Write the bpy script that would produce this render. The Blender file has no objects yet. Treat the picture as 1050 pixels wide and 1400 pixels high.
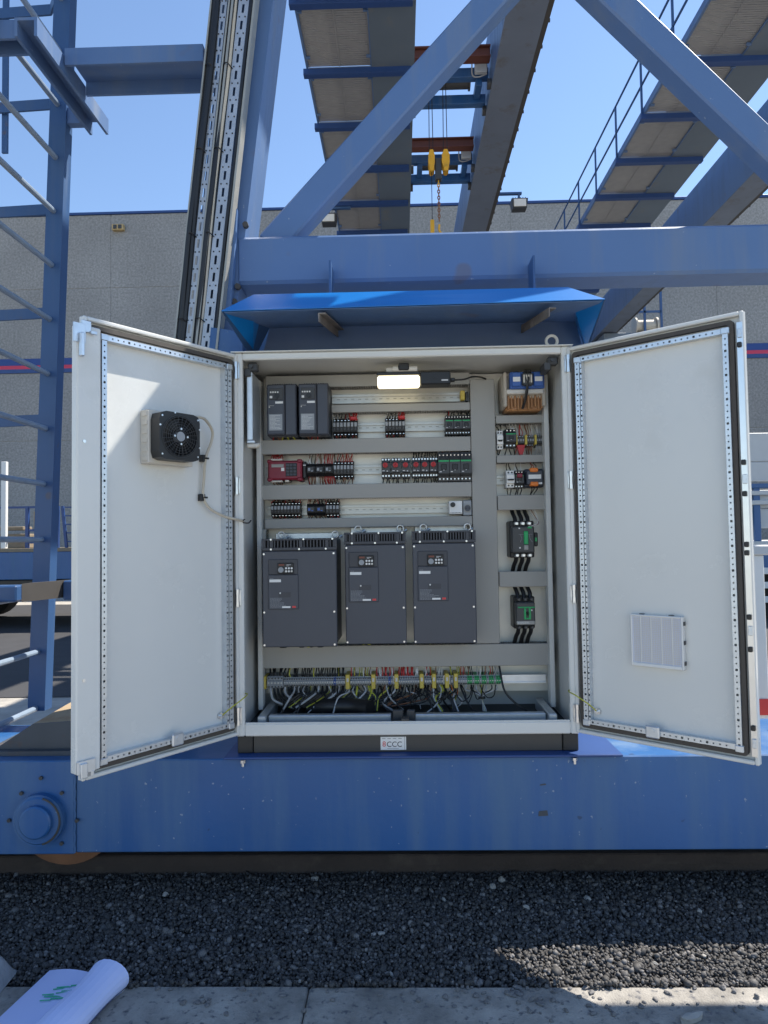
import bpy, bmesh, math, random
import numpy as np
from mathutils import Vector, Matrix
rng = random.Random(7)
nrg = np.random.default_rng(11)
R = math.radians
sc = bpy.context.scene
COL = sc.collection

# ------------------------------------------------------------------ camera
cam_d = bpy.data.cameras.new('camera')
cam = bpy.data.objects.new('camera', cam_d)
COL.objects.link(cam)
cam_d.sensor_fit = 'VERTICAL'
cam_d.sensor_height = 36.0
cam_d.lens = 953.75 / 1400 * 36.0
cam_d.clip_start = 0.05
cam_d.clip_end = 2000
yaw, pitch, roll = -0.0232, 0.0406, -0.0151
fw = Vector((math.sin(yaw) * math.cos(pitch), math.cos(yaw) * math.cos(pitch), math.sin(pitch)))
rt = Vector((math.cos(yaw), -math.sin(yaw), 0))
up = rt.cross(fw)
r2 = rt * math.cos(roll) + up * math.sin(roll)
u2 = -rt * math.sin(roll) + up * math.cos(roll)
M = Matrix((r2, u2, -fw)).transposed().to_4x4()
M.translation = Vector((-0.0114, -2.4879, 1.3002))
cam.matrix_world = M
sc.camera = cam

# ------------------------------------------------------------------ sky, sun, exposure
SUN_AZ, SUN_EL = R(59.9), R(54.4)          # clockwise from +Y, height
sdir = Vector((math.sin(SUN_AZ) * math.cos(SUN_EL), math.cos(SUN_AZ) * math.cos(SUN_EL), math.sin(SUN_EL)))
w = bpy.data.worlds.new('World')
sc.world = w
w.use_nodes = True
nt = w.node_tree
bg = nt.nodes['Background']
sky = nt.nodes.new('ShaderNodeTexSky')
sky.sky_type = 'NISHITA'
sky.sun_disc = False
sky.sun_elevation = SUN_EL
sky.sun_rotation = SUN_AZ
sky.altitude = 0
sky.air_density = 1.0
sky.dust_density = 0.1
sky.ozone_density = 2.6
nt.links.new(sky.outputs[0], bg.inputs[0])
bg.inputs[1].default_value = 0.125
sl = bpy.data.lights.new('sun', 'SUN')
sl.energy = 5.0
sl.angle = R(0.5)
sl.color = (1.0, 0.93, 0.82)
sun = bpy.data.objects.new('sun', sl)
COL.objects.link(sun)
sun.rotation_euler = sdir.to_track_quat('Z', 'Y').to_euler()
sun.location = (6, 6, 20)
vs = sc.view_settings
vs.view_transform = 'Standard'
vs.look = 'None'
vs.gamma = 1
vs.exposure = 0.86
vs.use_curve_mapping = False


# ------------------------------------------------------------------ materials
def mat(name, col, rough=0.5, metal=0.0, var=0.12, scale=8.0, bump=0.0, bscale=200.0, dirt=None, damt=0.0,
        dscale=4.0, streak=False, spec=0.5, coat=0.0, emit=None, estr=0.0, island=0.0, trans=0.0, detail=4.0, specks=False):
    m = bpy.data.materials.new(name)
    m.use_nodes = True
    n, l = m.node_tree.nodes, m.node_tree.links
    b = n['Principled BSDF']
    b.inputs['Roughness'].default_value = rough
    b.inputs['Metallic'].default_value = metal
    b.inputs['Specular IOR Level'].default_value = spec
    if coat:
        b.inputs['Coat Weight'].default_value = coat
        b.inputs['Coat Roughness'].default_value = 0.15
    if trans:
        b.inputs['Transmission Weight'].default_value = trans
    tc = n.new('ShaderNodeTexCoord')
    no = n.new('ShaderNodeTexNoise')
    no.inputs['Scale'].default_value = scale
    no.inputs['Detail'].default_value = detail
    l.new(tc.outputs['Object'], no.inputs['Vector'])
    mx = n.new('ShaderNodeMix')
    mx.data_type = 'RGBA'
    mx.inputs[6].default_value = tuple(c * (1 - var) for c in col) + (1,)
    mx.inputs[7].default_value = tuple(min(1, c * (1 + var)) for c in col) + (1,)
    l.new(no.outputs['Fac'], mx.inputs[0])
    out = mx.outputs[2]
    if island:
        g = n.new('ShaderNodeNewGeometry')
        mr = n.new('ShaderNodeMapRange')
        mr.inputs[3].default_value = 1 - island * .4
        mr.inputs[4].default_value = 1 + island * 2.0
        pw = n.new('ShaderNodeMath')
        pw.operation = 'POWER'
        pw.inputs[1].default_value = 5.0
        l.new(g.outputs['Random Per Island'], pw.inputs[0])
        l.new(pw.outputs[0], mr.inputs[0])
        mm = n.new('ShaderNodeMix')
        mm.data_type = 'RGBA'
        mm.blend_type = 'MULTIPLY'
        mm.inputs[0].default_value = 1
        l.new(out, mm.inputs[6])
        l.new(mr.outputs[0], mm.inputs[7])
        out = mm.outputs[2]
    if dirt:
        n2 = n.new('ShaderNodeTexNoise')
        n2.inputs['Scale'].default_value = dscale
        n2.inputs['Detail'].default_value = 8
        n2.inputs['Roughness'].default_value = 0.65
        if streak:
            mp = n.new('ShaderNodeMapping')
            mp.inputs['Scale'].default_value = (3.5, 3.5, 0.35)
            l.new(tc.outputs['Object'], mp.inputs['Vector'])
            l.new(mp.outputs[0], n2.inputs['Vector'])
        else:
            l.new(tc.outputs['Object'], n2.inputs['Vector'])
        cr = n.new('ShaderNodeValToRGB')
        cr.color_ramp.elements[0].position = 0.62 - 0.3 * damt
        cr.color_ramp.elements[1].position = 0.78 - 0.2 * damt
        cr.color_ramp.elements[1].color = (min(1, .4 + damt),) * 3 + (1,)
        l.new(n2.outputs['Fac'], cr.inputs[0])
        m2 = n.new('ShaderNodeMix')
        m2.data_type = 'RGBA'
        l.new(cr.outputs[0], m2.inputs[0])
        l.new(out, m2.inputs[6])
        m2.inputs[7].default_value = tuple(dirt) + (1,)
        out = m2.outputs[2]
        rr = n.new('ShaderNodeMapRange')
        rr.inputs[3].default_value = rough
        rr.inputs[4].default_value = min(1, rough + 0.3)
        l.new(cr.outputs[0], rr.inputs[0])
        l.new(rr.outputs[0], b.inputs['Roughness'])
    if specks:
        for (sc_, lo, hi, colr, st) in specks if specks is not True else ((55, .73, .76, (.36, .40, .46), .6), (16, .735, .76, (.015, .03, .08), .6)):
            n3 = n.new('ShaderNodeTexNoise')
            n3.inputs['Scale'].default_value = sc_
            n3.inputs['Detail'].default_value = 2
            l.new(tc.outputs['Object'], n3.inputs['Vector'])
            c3 = n.new('ShaderNodeValToRGB')
            c3.color_ramp.elements[0].position = lo
            c3.color_ramp.elements[1].position = hi
            c3.color_ramp.elements[1].color = (st, st, st, 1)
            l.new(n3.outputs['Fac'], c3.inputs[0])
            m3 = n.new('ShaderNodeMix')
            m3.data_type = 'RGBA'
            l.new(c3.outputs[0], m3.inputs[0])
            l.new(out, m3.inputs[6])
            m3.inputs[7].default_value = tuple(colr) + (1,)
            out = m3.outputs[2]
    l.new(out, b.inputs['Base Color'])
    if bump:
        nb = n.new('ShaderNodeTexNoise')
        nb.inputs['Scale'].default_value = bscale
        nb.inputs['Detail'].default_value = 3
        l.new(tc.outputs['Object'], nb.inputs['Vector'])
        bp = n.new('ShaderNodeBump')
        bp.inputs['Strength'].default_value = bump
        bp.inputs['Distance'].default_value = 0.01
        l.new(nb.outputs['Fac'], bp.inputs['Height'])
        l.new(bp.outputs[0], b.inputs['Normal'])
    if emit:
        b.inputs['Emission Color'].default_value = tuple(emit) + (1,)
        b.inputs['Emission Strength'].default_value = estr
    return m


BLUE = mat('crane_blue_paint', (0.088, 0.162, 0.32), 0.42, var=0.10, scale=3, bump=0.05, bscale=60, dirt=(0.135, 0.19, 0.29), damt=0.42, dscale=2.2, streak=True, specks=((6, .69, .76, (.15, .10, .07), .45), (45, .73, .76, (.42, .45, .5), .5)))
BLUED = mat('bogie_blue_paint', (0.022, 0.10, 0.275), 0.36, var=0.22, scale=1.4, bump=0.05, bscale=50, dirt=(0.075, 0.15, 0.275), damt=0.55, dscale=1.2, streak=True, specks=True)
BLUEL = mat('ladder_blue_paint', (0.034, 0.088, 0.21), 0.4, var=0.12, scale=5, bump=0.04, bscale=80, dirt=(0.06, 0.11, 0.21), damt=0.3, dscale=3, streak=True, specks=((9, .70, .75, (.12, .08, .06), .5),))
HOOD = mat('hood_blue_paint', (0.004, 0.165, 0.50), 0.32, var=0.05, scale=4)  # brighter than the other blues: sunlight on the lip is put into it
NAVY = mat('navy_paint', (0.02, 0.06, 0.2), 0.45, var=0.1)
GIRD = mat('girder_underside_paint', (0.12, 0.155, 0.195), 0.5, var=0.15, scale=2, dirt=(0.2, 0.19, 0.17), damt=0.2)
CAB = mat('cabinet_grey_paint', (0.655, 0.66, 0.635), 0.27, var=0.03, scale=3, bump=0.16, bscale=5, dirt=(.52, .52, .48), damt=.16, dscale=2.2)
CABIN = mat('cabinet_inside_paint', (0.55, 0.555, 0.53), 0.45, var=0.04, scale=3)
PLATE = mat('galvanised_mounting_plate', (0.74, 0.73, 0.67), 0.42, metal=0.25, var=0.10, scale=14)
GALV = mat('galvanised_steel', (0.62, 0.66, 0.70), 0.36, metal=0.75, var=0.16, scale=40)
STEEL = mat('bright_steel', (0.7, 0.71, 0.72), 0.28, metal=0.95, var=0.08, scale=30)
DINM = mat('zinc_rail', (0.50, 0.50, 0.47), 0.38, metal=0.6, var=0.15, scale=30)
FLOORD = mat('shaded_open_floor', (0.05, 0.055, 0.06), 0.6, var=0.2, scale=12)  # shade of the open cabinet bottom is put into this floor colour
TRAYB = mat('tray_base_zinc', (0.40, 0.43, 0.47), 0.42, metal=0.5, var=0.25, scale=18)
GASK = mat('rubber_gasket', (0.07, 0.06, 0.052), 0.7, var=0.1)
DUCT = mat('grey_duct_plastic', (0.30, 0.295, 0.275), 0.5, var=0.03, scale=5)
DUCTF = mat('grey_duct_finger', (0.26, 0.255, 0.235), 0.55, var=0.05)
DRIVE = mat('drive_charcoal_plastic', (0.052, 0.058, 0.075), 0.42, var=0.05, scale=10, bump=0.06, bscale=900)
DRIVE2 = mat('drive_darker_plastic', (0.034, 0.038, 0.05), 0.4, var=0.05)
BLK = mat('black_plastic', (0.014, 0.014, 0.015), 0.42, var=0.1)
BLUEG = mat('weathered_blue_grey_steel', (0.06, 0.07, 0.085), 0.6, var=0.25, scale=10, dirt=(.13, .07, .04), damt=.25, dscale=8)
RUNG = mat('sunlit_rung_paint', (0.22, 0.28, 0.36), 0.35, var=0.2, scale=20)  # paler than the blue stiles: the sun's whitening is put into the colour
GIRB = mat('girder_bottom_paint', (0.15, 0.18, 0.235), 0.5, var=0.2, scale=3, dirt=(.13, .11, .09), damt=.25)
VOID = mat('dark_hollow', (0.006, 0.006, 0.007), 0.9, var=0.0)
BLK2 = mat('dark_grey_plastic', (0.045, 0.047, 0.05), 0.45, var=0.08)
RED = mat('red_plastic', (0.42, 0.02, 0.025), 0.45, var=0.08)
PRED = mat('purplish_red_plastic', (0.20, 0.012, 0.03), 0.4, var=0.06)
GRN = mat('green_plastic', (0.01, 0.33, 0.10), 0.4, var=0.06)
WHT = mat('white_plastic', (0.72, 0.72, 0.7), 0.4, var=0.03)
OFFW = mat('offwhite_plastic', (0.58, 0.55, 0.49), 0.45, var=0.04)
YEL = mat('yellow_plastic', (0.55, 0.42, 0.07), 0.45, var=0.06)
ORG = mat('orange_plastic', (0.75, 0.20, 0.03), 0.4, var=0.06)
BLUP = mat('blue_terminal_plastic', (0.04, 0.11, 0.36), 0.4, var=0.06)
GREYT = mat('grey_terminal_plastic', (0.28, 0.30, 0.32), 0.45, var=0.06)
COIL = mat('varnished_coil', (0.38, 0.19, 0.08), 0.4, var=0.2, scale=60)
CORE = mat('transformer_core', (0.42, 0.37, 0.30), 0.5, var=0.12, scale=90)
WBLK = mat('black_wire', (0.012, 0.012, 0.013), 0.4)
WRED = mat('red_wire', (0.45, 0.03, 0.03), 0.4)
WYEL = mat('yellow_green_wire', (0.42, 0.42, 0.04), 0.45)
WGRY = mat('grey_wire', (0.42, 0.42, 0.42), 0.45)
WBRN = mat('brown_wire', (0.22, 0.09, 0.04), 0.45)
WTAN = mat('beige_cable', (0.50, 0.45, 0.36), 0.5)
PLIN = mat('plinth_grey', (0.055, 0.052, 0.048), 0.55, var=0.06, scale=6, dirt=(0.09, 0.085, 0.075), damt=0.15)
PLINC = mat('plinth_corner_black', (0.02, 0.02, 0.02), 0.5, var=0.05)
RUST = mat('rusted_steel', (0.22, 0.10, 0.05), 0.8, var=0.35, scale=14, bump=0.2, bscale=120)
RUSTY = mat('dusty_rusty_plate', (0.36, 0.27, 0.17), 0.8, var=0.25, scale=9, dirt=(0.28, 0.13, 0.05), damt=0.35, dscale=7)
REDOX = mat('red_oxide_steel', (0.17, 0.055, 0.035), 0.65, var=0.2, scale=6)
RAILM = mat('rail_steel', (0.05, 0.036, 0.03), 0.8, var=0.4, scale=7, bump=0.3, bscale=90, dirt=(.11, .09, .07), damt=.2, dscale=9)
DKMET = mat('dark_weathered_steel', (0.06, 0.055, 0.05), 0.65, var=0.2, scale=12)
TRAYD = mat('tray_side_weathered', (0.33, 0.33, 0.30), 0.5, metal=0.4, var=0.2, scale=20)
HOOK = mat('yellow_hook_paint', (0.68, 0.36, 0.02), 0.45, var=0.12, scale=12, dirt=(0.05, 0.04, 0.03), damt=0.15, dscale=9)
GRATE = mat('galvanised_grating', (0.31, 0.31, 0.31), 0.6, metal=0.2, var=0.12, scale=9)
PRINT = mat('white_print', (0.6, 0.6, 0.6), 0.5, var=0.0)
PRINTB = mat('black_print', (0.02, 0.02, 0.03), 0.5, var=0.0)
PRINTR = mat('red_print', (0.6, 0.05, 0.05), 0.5, var=0.0)
PRINTG = mat('green_print', (0.05, 0.5, 0.28), 0.5, var=0.0)
LAMP = mat('lamp_diffuser', (0.9, 0.88, 0.8), 0.4, var=0.0, emit=(1.0, 0.86, 0.55), estr=1.2)
LENS = mat('floodlight_glass', (0.75, 0.74, 0.68), 0.15, var=0.1, scale=30)
PAPER = mat('shade_tinted_paper', (0.58, 0.64, 0.92), 0.6, var=0.02)  # white paper, with the blue of skylit shade put into its colour
BAGM = mat('clear_plastic_bag', (0.62, 0.64, 0.68), 0.25, var=0.1, scale=12, trans=0.45, bump=0.5, bscale=40)
FILT = mat('filter_mat', (0.60, 0.61, 0.68), 0.8, var=0.05)
TYRE = mat('tyre_rubber', (0.02, 0.02, 0.02), 0.8)
WOOD = mat('trailer_deck_wood', (0.22, 0.18, 0.13), 0.8, var=0.25, scale=12)
WHITEP = mat('white_vehicle_paint', (0.72, 0.72, 0.70), 0.4, var=0.05)
GREYP = mat('pale_grey_panel', (0.50, 0.52, 0.53), 0.5, var=0.06)
TAIL = mat('tail_lamp_orange', (0.7, 0.2, 0.04), 0.3)


def mat_wall():
    m = bpy.data.materials.new('exposed_aggregate_concrete')
    m.use_nodes = True
    n, l = m.node_tree.nodes, m.node_tree.links
    b = n['Principled BSDF']
    b.inputs['Roughness'].default_value = 0.9
    tc = n.new('ShaderNodeTexCoord')
    v = n.new('ShaderNodeTexNoise')
    v.inputs['Scale'].default_value = 16
    v.inputs['Detail'].default_value = 5
    v.inputs['Roughness'].default_value = 0.75
    l.new(tc.outputs['Object'], v.inputs['Vector'])
    cr = n.new('ShaderNodeValToRGB')
    cr.color_ramp.elements[0].position = 0.38
    cr.color_ramp.elements[0].color = (0.22, 0.217, 0.212, 1)
    cr.color_ramp.elements[1].position = 0.62
    cr.color_ramp.elements[1].color = (0.35, 0.345, 0.335, 1)
    l.new(v.outputs['Fac'], cr.inputs[0])
    n2 = n.new('ShaderNodeTexNoise')
    n2.inputs['Scale'].default_value = 0.5
    n2.inputs['Detail'].default_value = 6
    l.new(tc.outputs['Object'], n2.inputs['Vector'])
    mr = n.new('ShaderNodeMapRange')
    mr.inputs[1].default_value = 0.3
    mr.inputs[2].default_value = 0.7
    mr.inputs[3].default_value = 0.86
    mr.inputs[4].default_value = 1.08
    l.new(n2.outputs['Fac'], mr.inputs[0])
    mm = n.new('ShaderNodeMix')
    mm.data_type = 'RGBA'
    mm.blend_type = 'MULTIPLY'
    mm.inputs[0].default_value = 1
    l.new(cr.outputs[0], mm.inputs[6])
    l.new(mr.outputs[0], mm.inputs[7])
    l.new(mm.outputs[2], b.inputs['Base Color'])
    return m


def mat_concrete(name, c0, c1, spots=True):
    m = bpy.data.materials.new(name)
    m.use_nodes = True
    n, l = m.node_tree.nodes, m.node_tree.links
    b = n['Principled BSDF']
    b.inputs['Roughness'].default_value = 0.88
    tc = n.new('ShaderNodeTexCoord')
    a = n.new('ShaderNodeTexNoise')
    a.inputs['Scale'].default_value = 5
    a.inputs['Detail'].default_value = 10
    a.inputs['Roughness'].default_value = 0.7
    l.new(tc.outputs['Object'], a.inputs['Vector'])
    cr = n.new('ShaderNodeValToRGB')
    cr.color_ramp.elements[0].position = 0.35
    cr.color_ramp.elements[0].color = c0 + (1,)
    cr.color_ramp.elements[1].position = 0.65
    cr.color_ramp.elements[1].color = c1 + (1,)
    l.new(a.outputs['Fac'], cr.inputs[0])
    out = cr.outputs[0]
    if spots:
        s = n.new('ShaderNodeTexNoise')
        s.inputs['Scale'].default_value = 46
        s.inputs['Detail'].default_value = 3
        l.new(tc.outputs['Object'], s.inputs['Vector'])
        c2 = n.new('ShaderNodeValToRGB')
        c2.color_ramp.elements[0].position = 0.57
        c2.color_ramp.elements[1].position = 0.70
        l.new(s.outputs['Fac'], c2.inputs[0])
        mm = n.new('ShaderNodeMix')
        mm.data_type = 'RGBA'
        l.new(c2.outputs[0], mm.inputs[0])
        l.new(out, mm.inputs[6])
        mm.inputs[7].default_value = (0.11, 0.11, 0.12, 1)
        out = mm.outputs[2]
    l.new(out, b.inputs['Base Color'])
    f = n.new('ShaderNodeTexNoise')
    f.inputs['Scale'].default_value = 160
    l.new(tc.outputs['Object'], f.inputs['Vector'])
    bp = n.new('ShaderNodeBump')
    bp.inputs['Strength'].default_value = 0.35
    bp.inputs['Distance'].default_value = 0.01
    l.new(f.outputs['Fac'], bp.inputs['Height'])
    l.new(bp.outputs[0], b.inputs['Normal'])
    return m


WALL = mat_wall()
DKYARD = mat('dark_yard_surface', (0.045, 0.045, 0.048), 0.85, var=0.25, scale=3, bump=0.3, bscale=80)  # dark grey tone of the ground strip behind the crane
CONC = mat_concrete('slab_concrete', (0.17, 0.16, 0.145), (0.41, 0.385, 0.345))
YARD = mat_concrete('yard_concrete', (0.30, 0.28, 0.25), (0.44, 0.41, 0.36), spots=False)
GRAV = mat('dark_crushed_stone', (0.072, 0.069, 0.068), 0.68, var=0.3, scale=60, island=0.8, bump=0.2, bscale=400)
GRAVB = mat('gravel_bed', (0.02, 0.02, 0.022), 0.9, var=0.3, scale=60)
STONEL = mat('pale_stone', (0.30, 0.29, 0.27), 0.8, var=0.2, scale=60)


# ------------------------------------------------------------------ mesh builder
class MB:
    def __init__(s):
        s.v, s.f, s.mi = [], [], []

    def face(s, idx, mi=0):
        s.f.append(tuple(idx))
        s.mi.append(mi)

    def quad(s, a, b, c, d, mi=0):
        k = len(s.v)
        s.v += [tuple(a), tuple(b), tuple(c), tuple(d)]
        s.face((k, k + 1, k + 2, k + 3), mi)

    def box(s, x0, x1, y0, y1, z0, z1, b=0.0, mi=0):
        k = len(s.v)
        if b <= 0:
            s.v += [(x, y, z) for x in (x0, x1) for y in (y0, y1) for z in (z0, z1)]
            for q in ((0, 1, 3, 2), (4, 6, 7, 5), (0, 4, 5, 1), (2, 3, 7, 6), (0, 2, 6, 4), (1, 5, 7, 3)):
                s.face([k + i for i in q], mi)
            return s
        b = min(b, abs(x1 - x0) / 2.1, abs(y1 - y0) / 2.1, abs(z1 - z0) / 2.1)
        lo, hi = (x0, y0, z0), (x1, y1, z1)
        idx = {}
        for cx in (0, 1):
            for cy in (0, 1):
                for cz in (0, 1):
                    c = (cx, cy, cz)
                    for ax in range(3):
                        p = []
                        for i in range(3):
                            e = hi[i] if c[i] else lo[i]
                            p.append(e if i == ax else (e - b if c[i] else e + b))
                        idx[(c, ax)] = len(s.v)
                        s.v.append(tuple(p))
        for ax in range(3):
            o = [i for i in range(3) if i != ax]
            for sd in (0, 1):
                ring = []
                for (p, q) in ((0, 0), (1, 0), (1, 1), (0, 1)):
                    c = [0, 0, 0]
                    c[ax], c[o[0]], c[o[1]] = sd, p, q
                    ring.append(idx[(tuple(c), ax)])
                s.face(ring, mi)
        for ax in range(3):
            o = [i for i in range(3) if i != ax]
            for p in (0, 1):
                for q in (0, 1):
                    c0, c1 = [0, 0, 0], [0, 0, 0]
                    c0[ax], c1[ax] = 0, 1
                    c0[o[0]] = c1[o[0]] = p
                    c0[o[1]] = c1[o[1]] = q
                    c0, c1 = tuple(c0), tuple(c1)
                    s.face((idx[(c0, o[0])], idx[(c1, o[0])], idx[(c1, o[1])], idx[(c0, o[1])]), mi)
        for cx in (0, 1):
            for cy in (0, 1):
                for cz in (0, 1):
                    c = (cx, cy, cz)
                    s.face((idx[(c, 0)], idx[(c, 1)], idx[(c, 2)]), mi)
        return s

    def cyl(s, p0, p1, r, n=12, r1=None, mi=0, cap=True):
        p0, p1 = Vector(p0), Vector(p1)
        r1 = r if r1 is None else r1
        d = (p1 - p0).normalized()
        a = d.orthogonal().normalized()
        c = d.cross(a)
        k = len(s.v)
        for p, rr in ((p0, r), (p1, r1)):
            for i in range(n):
                t = 2 * math.pi * i / n
                s.v.append(tuple(p + a * (rr * math.cos(t)) + c * (rr * math.sin(t))))
        for i in range(n):
            j = (i + 1) % n
            s.face((k + i, k + j, k + n + j, k + n + i), mi)
        if cap:
            s.face([k + i for i in range(n)][::-1], mi)
            s.face([k + n + i for i in range(n)], mi)
        return s

    def tube(s, pts, r, n=6, mi=0, closed=False):
        P = [Vector(p) for p in pts]
        k0 = len(s.v)
        m = len(P)
        prev = None
        for i, p in enumerate(P):
            if closed:
                d = (P[(i + 1) % m] - P[i - 1]).normalized()
            else:
                d = (P[min(i + 1, m - 1)] - P[max(i - 1, 0)]).normalized()
            if prev is None:
                a = d.orthogonal().normalized()
            else:
                a = (prev - d * prev.dot(d)).normalized()
            prev = a
            c = d.cross(a)
            for q in range(n):
                t = 2 * math.pi * q / n
                s.v.append(tuple(p + a * (r * math.cos(t)) + c * (r * math.sin(t))))
        for i in range(m if closed else m - 1):
            for q in range(n):
                q2 = (q + 1) % n
                i2 = (i + 1) % m
                s.face((k0 + i * n + q, k0 + i * n + q2, k0 + i2 * n + q2, k0 + i2 * n + q), mi)
        if not closed:
            s.face([k0 + q for q in range(n)][::-1], mi)
            s.face([k0 + (m - 1) * n + q for q in range(n)], mi)
        return s

    def prism(s, poly, ax, a0, a1, mi=0):
        """poly in the two other axes (in x,y,z order), extruded along ax"""
        k = len(s.v)
        n = len(poly)
        for a in (a0, a1):
            for (p, q) in poly:
                t = [p, q]
                t.insert('xyz'.index(ax), a)
                s.v.append(tuple(t))
        for i in range(n):
            j = (i + 1) % n
            s.face((k + i, k + j, k + n + j, k + n + i), mi)
        s.face([k + i for i in range(n)][::-1], mi)
        s.face([k + n + i for i in range(n)], mi)
        return s

    def beam(s, p0, p1, wx, wy, upv=(0, 1, 0), mi=0, b=0.0):
        """rectangular bar from p0 to p1; wy across along upv, wx across the other way"""
        p0, p1 = Vector(p0), Vector(p1)
        d = (p1 - p0)
        L = d.length
        d.normalize()
        y = Vector(upv)
        y = (y - d * y.dot(d)).normalized()
        x = y.cross(d)
        t = MB()
        t.box(-wx / 2, wx / 2, -wy / 2, wy / 2, 0, L, b)
        k = len(s.v)
        s.v += [tuple(p0 + x * v[0] + y * v[1] + d * v[2]) for v in t.v]
        for q in t.f:
            s.face([k + i for i in q], mi)
        return s

    def strip_holes(s, L, W, holes, hw, T, wide=None, mi=0):
        """perforated strip in local x (length) / z (width) at y=0, side flanges to y=T; holes = [(a,b,halfwidth)]"""
        x = 0.0
        z0, z1 = -W / 2, W / 2
        for (a, b_, h) in holes:
            s.quad((x, 0, z0), (a, 0, z0), (a, 0, z1), (x, 0, z1), mi)
            s.quad((a, 0, z0), (b_, 0, z0), (b_, 0, -h), (a, 0, -h), mi)
            s.quad((a, 0, h), (b_, 0, h), (b_, 0, z1), (a, 0, z1), mi)
            x = b_
        s.quad((x, 0, z0), (L, 0, z0), (L, 0, z1), (x, 0, z1), mi)
        for z in (z0, z1):
            s.quad((0, 0, z), (L, 0, z), (L, T, z), (0, T, z), mi)
        for xx in (0, L):
            s.quad((xx, 0, z0), (xx, 0, z1), (xx, T, z1), (xx, T, z0), mi)
        return s

    def add(s, o, fn=None):
        k = len(s.v)
        s.v += [tuple(fn(v)) if fn else v for v in o.v]
        for q, m in zip(o.f, o.mi):
            s.face([k + i for i in q], m)
        return s

    def mesh(s, name, mats, smooth=True, fix=True):
        me = bpy.data.meshes.new(name)
        me.from_pydata(s.v, [], s.f)
        for m in (mats if isinstance(mats, (list, tuple)) else [mats]):
            me.materials.append(m)
        me.polygons.foreach_set('material_index', s.mi)
        if fix:
            bm = bmesh.new()
            bm.from_mesh(me)
            bmesh.ops.recalc_face_normals(bm, faces=bm.faces)
            bm.to_mesh(me)
            bm.free()
        if smooth:
            me.shade_smooth()
            me.set_sharp_from_angle(angle=R(35))
        me.update()
        return me


def wloc(o):
    v = Vector((0, 0, 0))
    while o is not None:
        v += o.location
        o = o.parent
    return v


def tag(o, label=None, cat=None, group=None, kind=None):
    if label:
        o['label'] = label
    if cat:
        o['category'] = cat
    if group:
        o['group'] = group
    if kind:
        o['kind'] = kind
    return o


def thing(name, label, cat, loc=(0, 0, 0), group=None):
    o = bpy.data.objects.new(name, None)
    o.empty_display_size = 0.05
    COL.objects.link(o)
    o.location = loc
    return tag(o, label, cat, group)


def put(m, name, mats, parent=None, world=True, kind=None, label=None, smooth=True, fix=True):
    """link the builder's mesh; coordinates are world ones unless world=False (then the parent's own)"""
    off = wloc(parent) if (parent is not None and world) else Vector((0, 0, 0))
    if off.length:
        m.v = [(v[0] - off.x, v[1] - off.y, v[2] - off.z) for v in m.v]
    o = bpy.data.objects.new(name, m.mesh(name, mats, smooth, fix))
    COL.objects.link(o)
    o.parent = parent
    if kind:
        o['kind'] = kind
    if label:
        o['label'] = label
    return o


def solo(m, name, mats, label, cat, loc=(0, 0, 0), group=None, kind=None, **k):
    m.v = [(v[0] - loc[0], v[1] - loc[1], v[2] - loc[2]) for v in m.v]
    o = bpy.data.objects.new(name, m.mesh(name, mats, **k))
    COL.objects.link(o)
    o.location = loc
    return tag(o, label, cat, group, kind)


def piece(me, name, parent, loc):
    o = bpy.data.objects.new(name, me)
    COL.objects.link(o)
    o.parent = parent
    o.location = loc
    return o


def copy_tree(o, parent=None):
    c = o.copy()
    COL.objects.link(c)
    c.parent = parent
    for ch in list(o.children):
        copy_tree(ch, c)
    return c


def curve(pts, n=10):
    """Catmull-Rom through the points"""
    P = [Vector(p) for p in pts]
    P = [P[0] * 2 - P[1]] + P + [P[-1] * 2 - P[-2]]
    out = []
    for i in range(1, len(P) - 2):
        a, b, c, d = P[i - 1:i + 3]
        for k in range(n):
            t = k / n
            out.append(0.5 * ((2 * b) + (c - a) * t + (2 * a - 5 * b + 4 * c - d) * t * t + (3 * b - a - 3 * c + d) * t ** 3))
    out.append(P[-2])
    return out



# ================================================================== the setting
m = MB()
m.quad((-400, -400, -0.03), (400, -400, -0.03), (400, 400, -0.03), (-400, 400, -0.03))
solo(m, 'ground', YARD, None, None, kind='structure')

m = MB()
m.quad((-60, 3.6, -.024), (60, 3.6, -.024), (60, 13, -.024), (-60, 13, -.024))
solo(m, 'dark_yard_strip', DKYARD, None, None, kind='structure')  # darker strip of ground reaching back under the trailers

# concrete strip in front of the ballast, cast in slabs with open joints
edge = [-4.2, -0.30, 2.1, 5.0]
par = None
slab_root = bpy.data.objects.new('concrete_pavement', None)
COL.objects.link(slab_root)
slab_root['kind'] = 'structure'
for i in range(3):
    m = MB()
    m.box(edge[i] + 0.0015, edge[i + 1] - 0.0015, -4.2, -0.395 - 0.004 * (i % 2), -0.12, 0.0, 0.006)
    put(m, 'slab', CONC, slab_root)

# ballast bed, rising a little towards the rail
m = MB()
prof = [(-0.45, -0.02), (-0.392, -0.014), (-0.30, -0.004), (-0.1, 0.012), (0.12, 0.036), (0.45, 0.03), (0.9, 0.0), (1.2, -0.025)]
for (a, b) in zip(prof[:-1], prof[1:]):
    m.quad((-6, a[0], a[1]), (6, a[0], a[1]), (6, b[0], b[1]), (-6, b[0], b[1]))
solo(m, 'ballast_bed', GRAVB, None, None, kind='structure')


def bed(y):
    return np.interp(y, [p[0] for p in prof], [p[1] for p in prof])


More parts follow.
